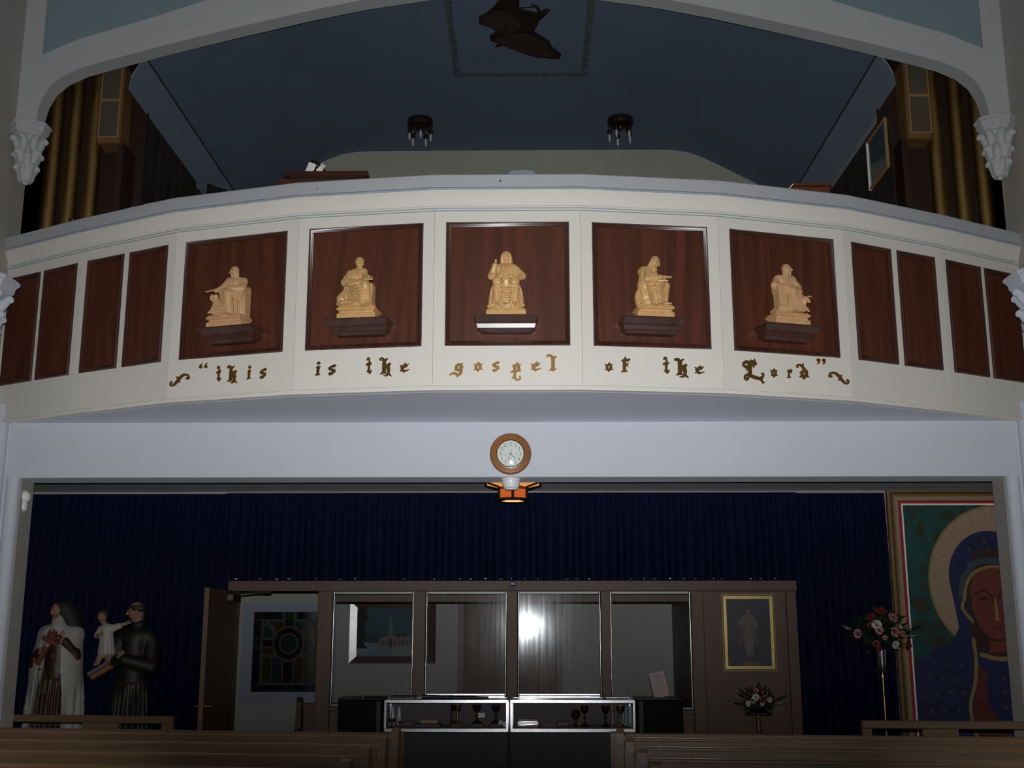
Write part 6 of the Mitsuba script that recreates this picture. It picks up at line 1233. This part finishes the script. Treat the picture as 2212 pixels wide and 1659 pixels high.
part(k, 'top', lathe([(0, .872), (.125, .872), (.128, .864), (.120, .854), (0, .850)], 32, (2.34, 11.45, 0)), 'console_red', 35); part(k, 'column', lathe([(.0, .851), (.022, .85), (.024, .83), (.016, .82), (.020, .79), (.026, .75), (.022, .71), (.028, .70), (.022, .69), (.024, .62), (.030, .52), (.026, .42), (.020, .40), (.028, .385), (.022, .37), (.030, .25), (.03, .10), (.0, .10)], 20, (2.34, 11.45, 0)), 'wood_turned', 40)
for q in range(3):
    a = q * 2.094 + .4; part(k, 'foot', tube([(2.34 + .02 * math.cos(a), 11.45 + .02 * math.sin(a), .16), (2.34 + .10 * math.cos(a), 11.45 + .10 * math.sin(a), .09), (2.34 + .17 * math.cos(a), 11.45 + .17 * math.sin(a), .016)], [.02, .018, .016], 8), 'wood_turned', 40)
k = thing('flower_bowl', 'small dark bowl holding the flowers on the turned wooden stand', 'bowl'); part(k, 'body', lathe([(0, .8735), (.05, .8735), (.075, .89), (.085, .915), (.080, .915), (.045, .885), (0, .88)], 24, (2.34, 11.45, 0)), 'bronze_dark', 35)
# ================================================================ railings and pews
def bent(m, x0, y0, slope): return move(m, (x0, y0, 0), rz=math.atan(slope))
def railing(x0, y0, slope, L, sgn, openings, say):
    k = thing('railing', say, 'railing'); b = lambda m: bent(m, x0, y0, slope)
    ends = sorted([(-1, 0)] and [0, L])
    part(k, 'top_rail', b(B(0, L, -.03, .03, .862, .922, .006)), 'oak_light')
    xs = sorted([a for o in openings for a in o]); edges = [0] + xs + [L]
    for a, c in zip(edges[::2], edges[1::2]): part(k, 'panel', b(B(a, c, -.026, .026, .30, .8615, .003)), 'oak_light')
    for a, c in openings: part(k, 'lower_panel', b(B(a + .001, c - .001, -.020, .020, .30, .72, .003)), 'oak_light')
    part(k, 'bottom_rail', b(B(0, L, -.03, .03, .0, .299, .004)), 'oak_light')
    return k
railing(-4.60, 10.385, -.155, 1.78, -1, [(.02, .96), (1.29, 1.68)], 'light oak railing with rectangular openings in front of the two saint statues')
railing(2.83, 9.705, -.068, 1.78, 1, [(.075, .47), (.75, 1.72)], 'light oak railing with rectangular openings in front of the large icon')
END = Polygon([(-.42, 0), (.06, 0), (.075, .55), (.055, .80), (.052, .925), (.038, .948), (.008, .956), (-.022, .948), (-.036, .925), (-.04, .86), (-.07, .70), (-.14, .64), (-.30, .61), (-.42, .57), (-.44, .50)])
def pew(x0, y0, slope, L, d, say, group=None):
    k = thing('pew', say, 'pew', group); b = lambda m: move(m, (x0, y0, 0), rz=math.atan(slope))
    X = lambda a, c: (a * d, c * d)
    q = extr(END, -.026, .026); v = q.vertices; q = trimesh.Trimesh(np.stack([v[:, 1], v[:, 0], v[:, 2]], 1), q.faces[:, ::-1], process=False)
    for a in (0, L): part(k, 'end', b(move(q, (a * d, 0, 0))), 'oak_light')
    xa, xb = X(.030, L - .03)
    part(k, 'cap_rail', b(move(tube([(xa, .0, .893), (xb, .0, .893)], .014, 10), (0, -.004, 0))), 'oak_gloss', 40)
    part(k, 'backrest', b(hexa([(xa, .012, .885), (xb, .012, .885), (xa, -.016, .885), (xb, -.016, .885), (xa, -.09, .44), (xb, -.09, .44), (xa, -.062, .44), (xb, -.062, .44)])), 'oak_light')
    part(k, 'top_board', b(B(xa, xb, -.030, -.008, .800, .875, .005)), 'oak_light')
    part(k, 'seat', b(B(xa, xb, -.44, -.075, .415, .45, .008)), 'oak_light'); part(k, 'seat_support', b(B(xa, xb, -.12, -.09, .0, .414)), 'oak_light')
    return k
mat('oak_gloss', grain((.15, .088, .046), (.21, .125, .068), 16, 2.0, True), .22, spec=.6)
rows = [(8.44, .775), (7.77, .785), (7.07, .800), (6.38, .81)]
for i, (y, x) in enumerate(rows):
    nth = ('rearmost', 'second', 'third', 'nearest visible')[i]
    pew(-x, y, -.140, 3.60, -1, f'{nth} light oak pew left of the aisle, counted from the display cases')
    pew(x + .02, y + .01, -.110, 3.62, 1, f'{nth} light oak pew right of the aisle, counted from the display cases')
for s in (-1, 1):
    k = thing('pew_screen', f'light oak screen behind the rearmost pew on the {"left" if s < 0 else "right"} of the aisle', 'screen')
    b = lambda m: move(m, (s * .745, 8.66 if s < 0 else 8.68, 0), rz=math.atan(-.140 if s < 0 else -.110))
    part(k, 'post', b(B(-.005 if s > 0 else -.105, .105 if s > 0 else .005, -.04, .04, 0, .915, .006)), 'oak_light'); part(k, 'panel', b(B(*((.106, 3.6) if s > 0 else (-3.6, -.106)), -.02, .02, .08, .845, .003)), 'oak_light'); part(k, 'top_rail', b(B(*((.106, 3.6) if s > 0 else (-3.6, -.106)), -.03, .03, .8455, .905, .006)), 'oak_light')
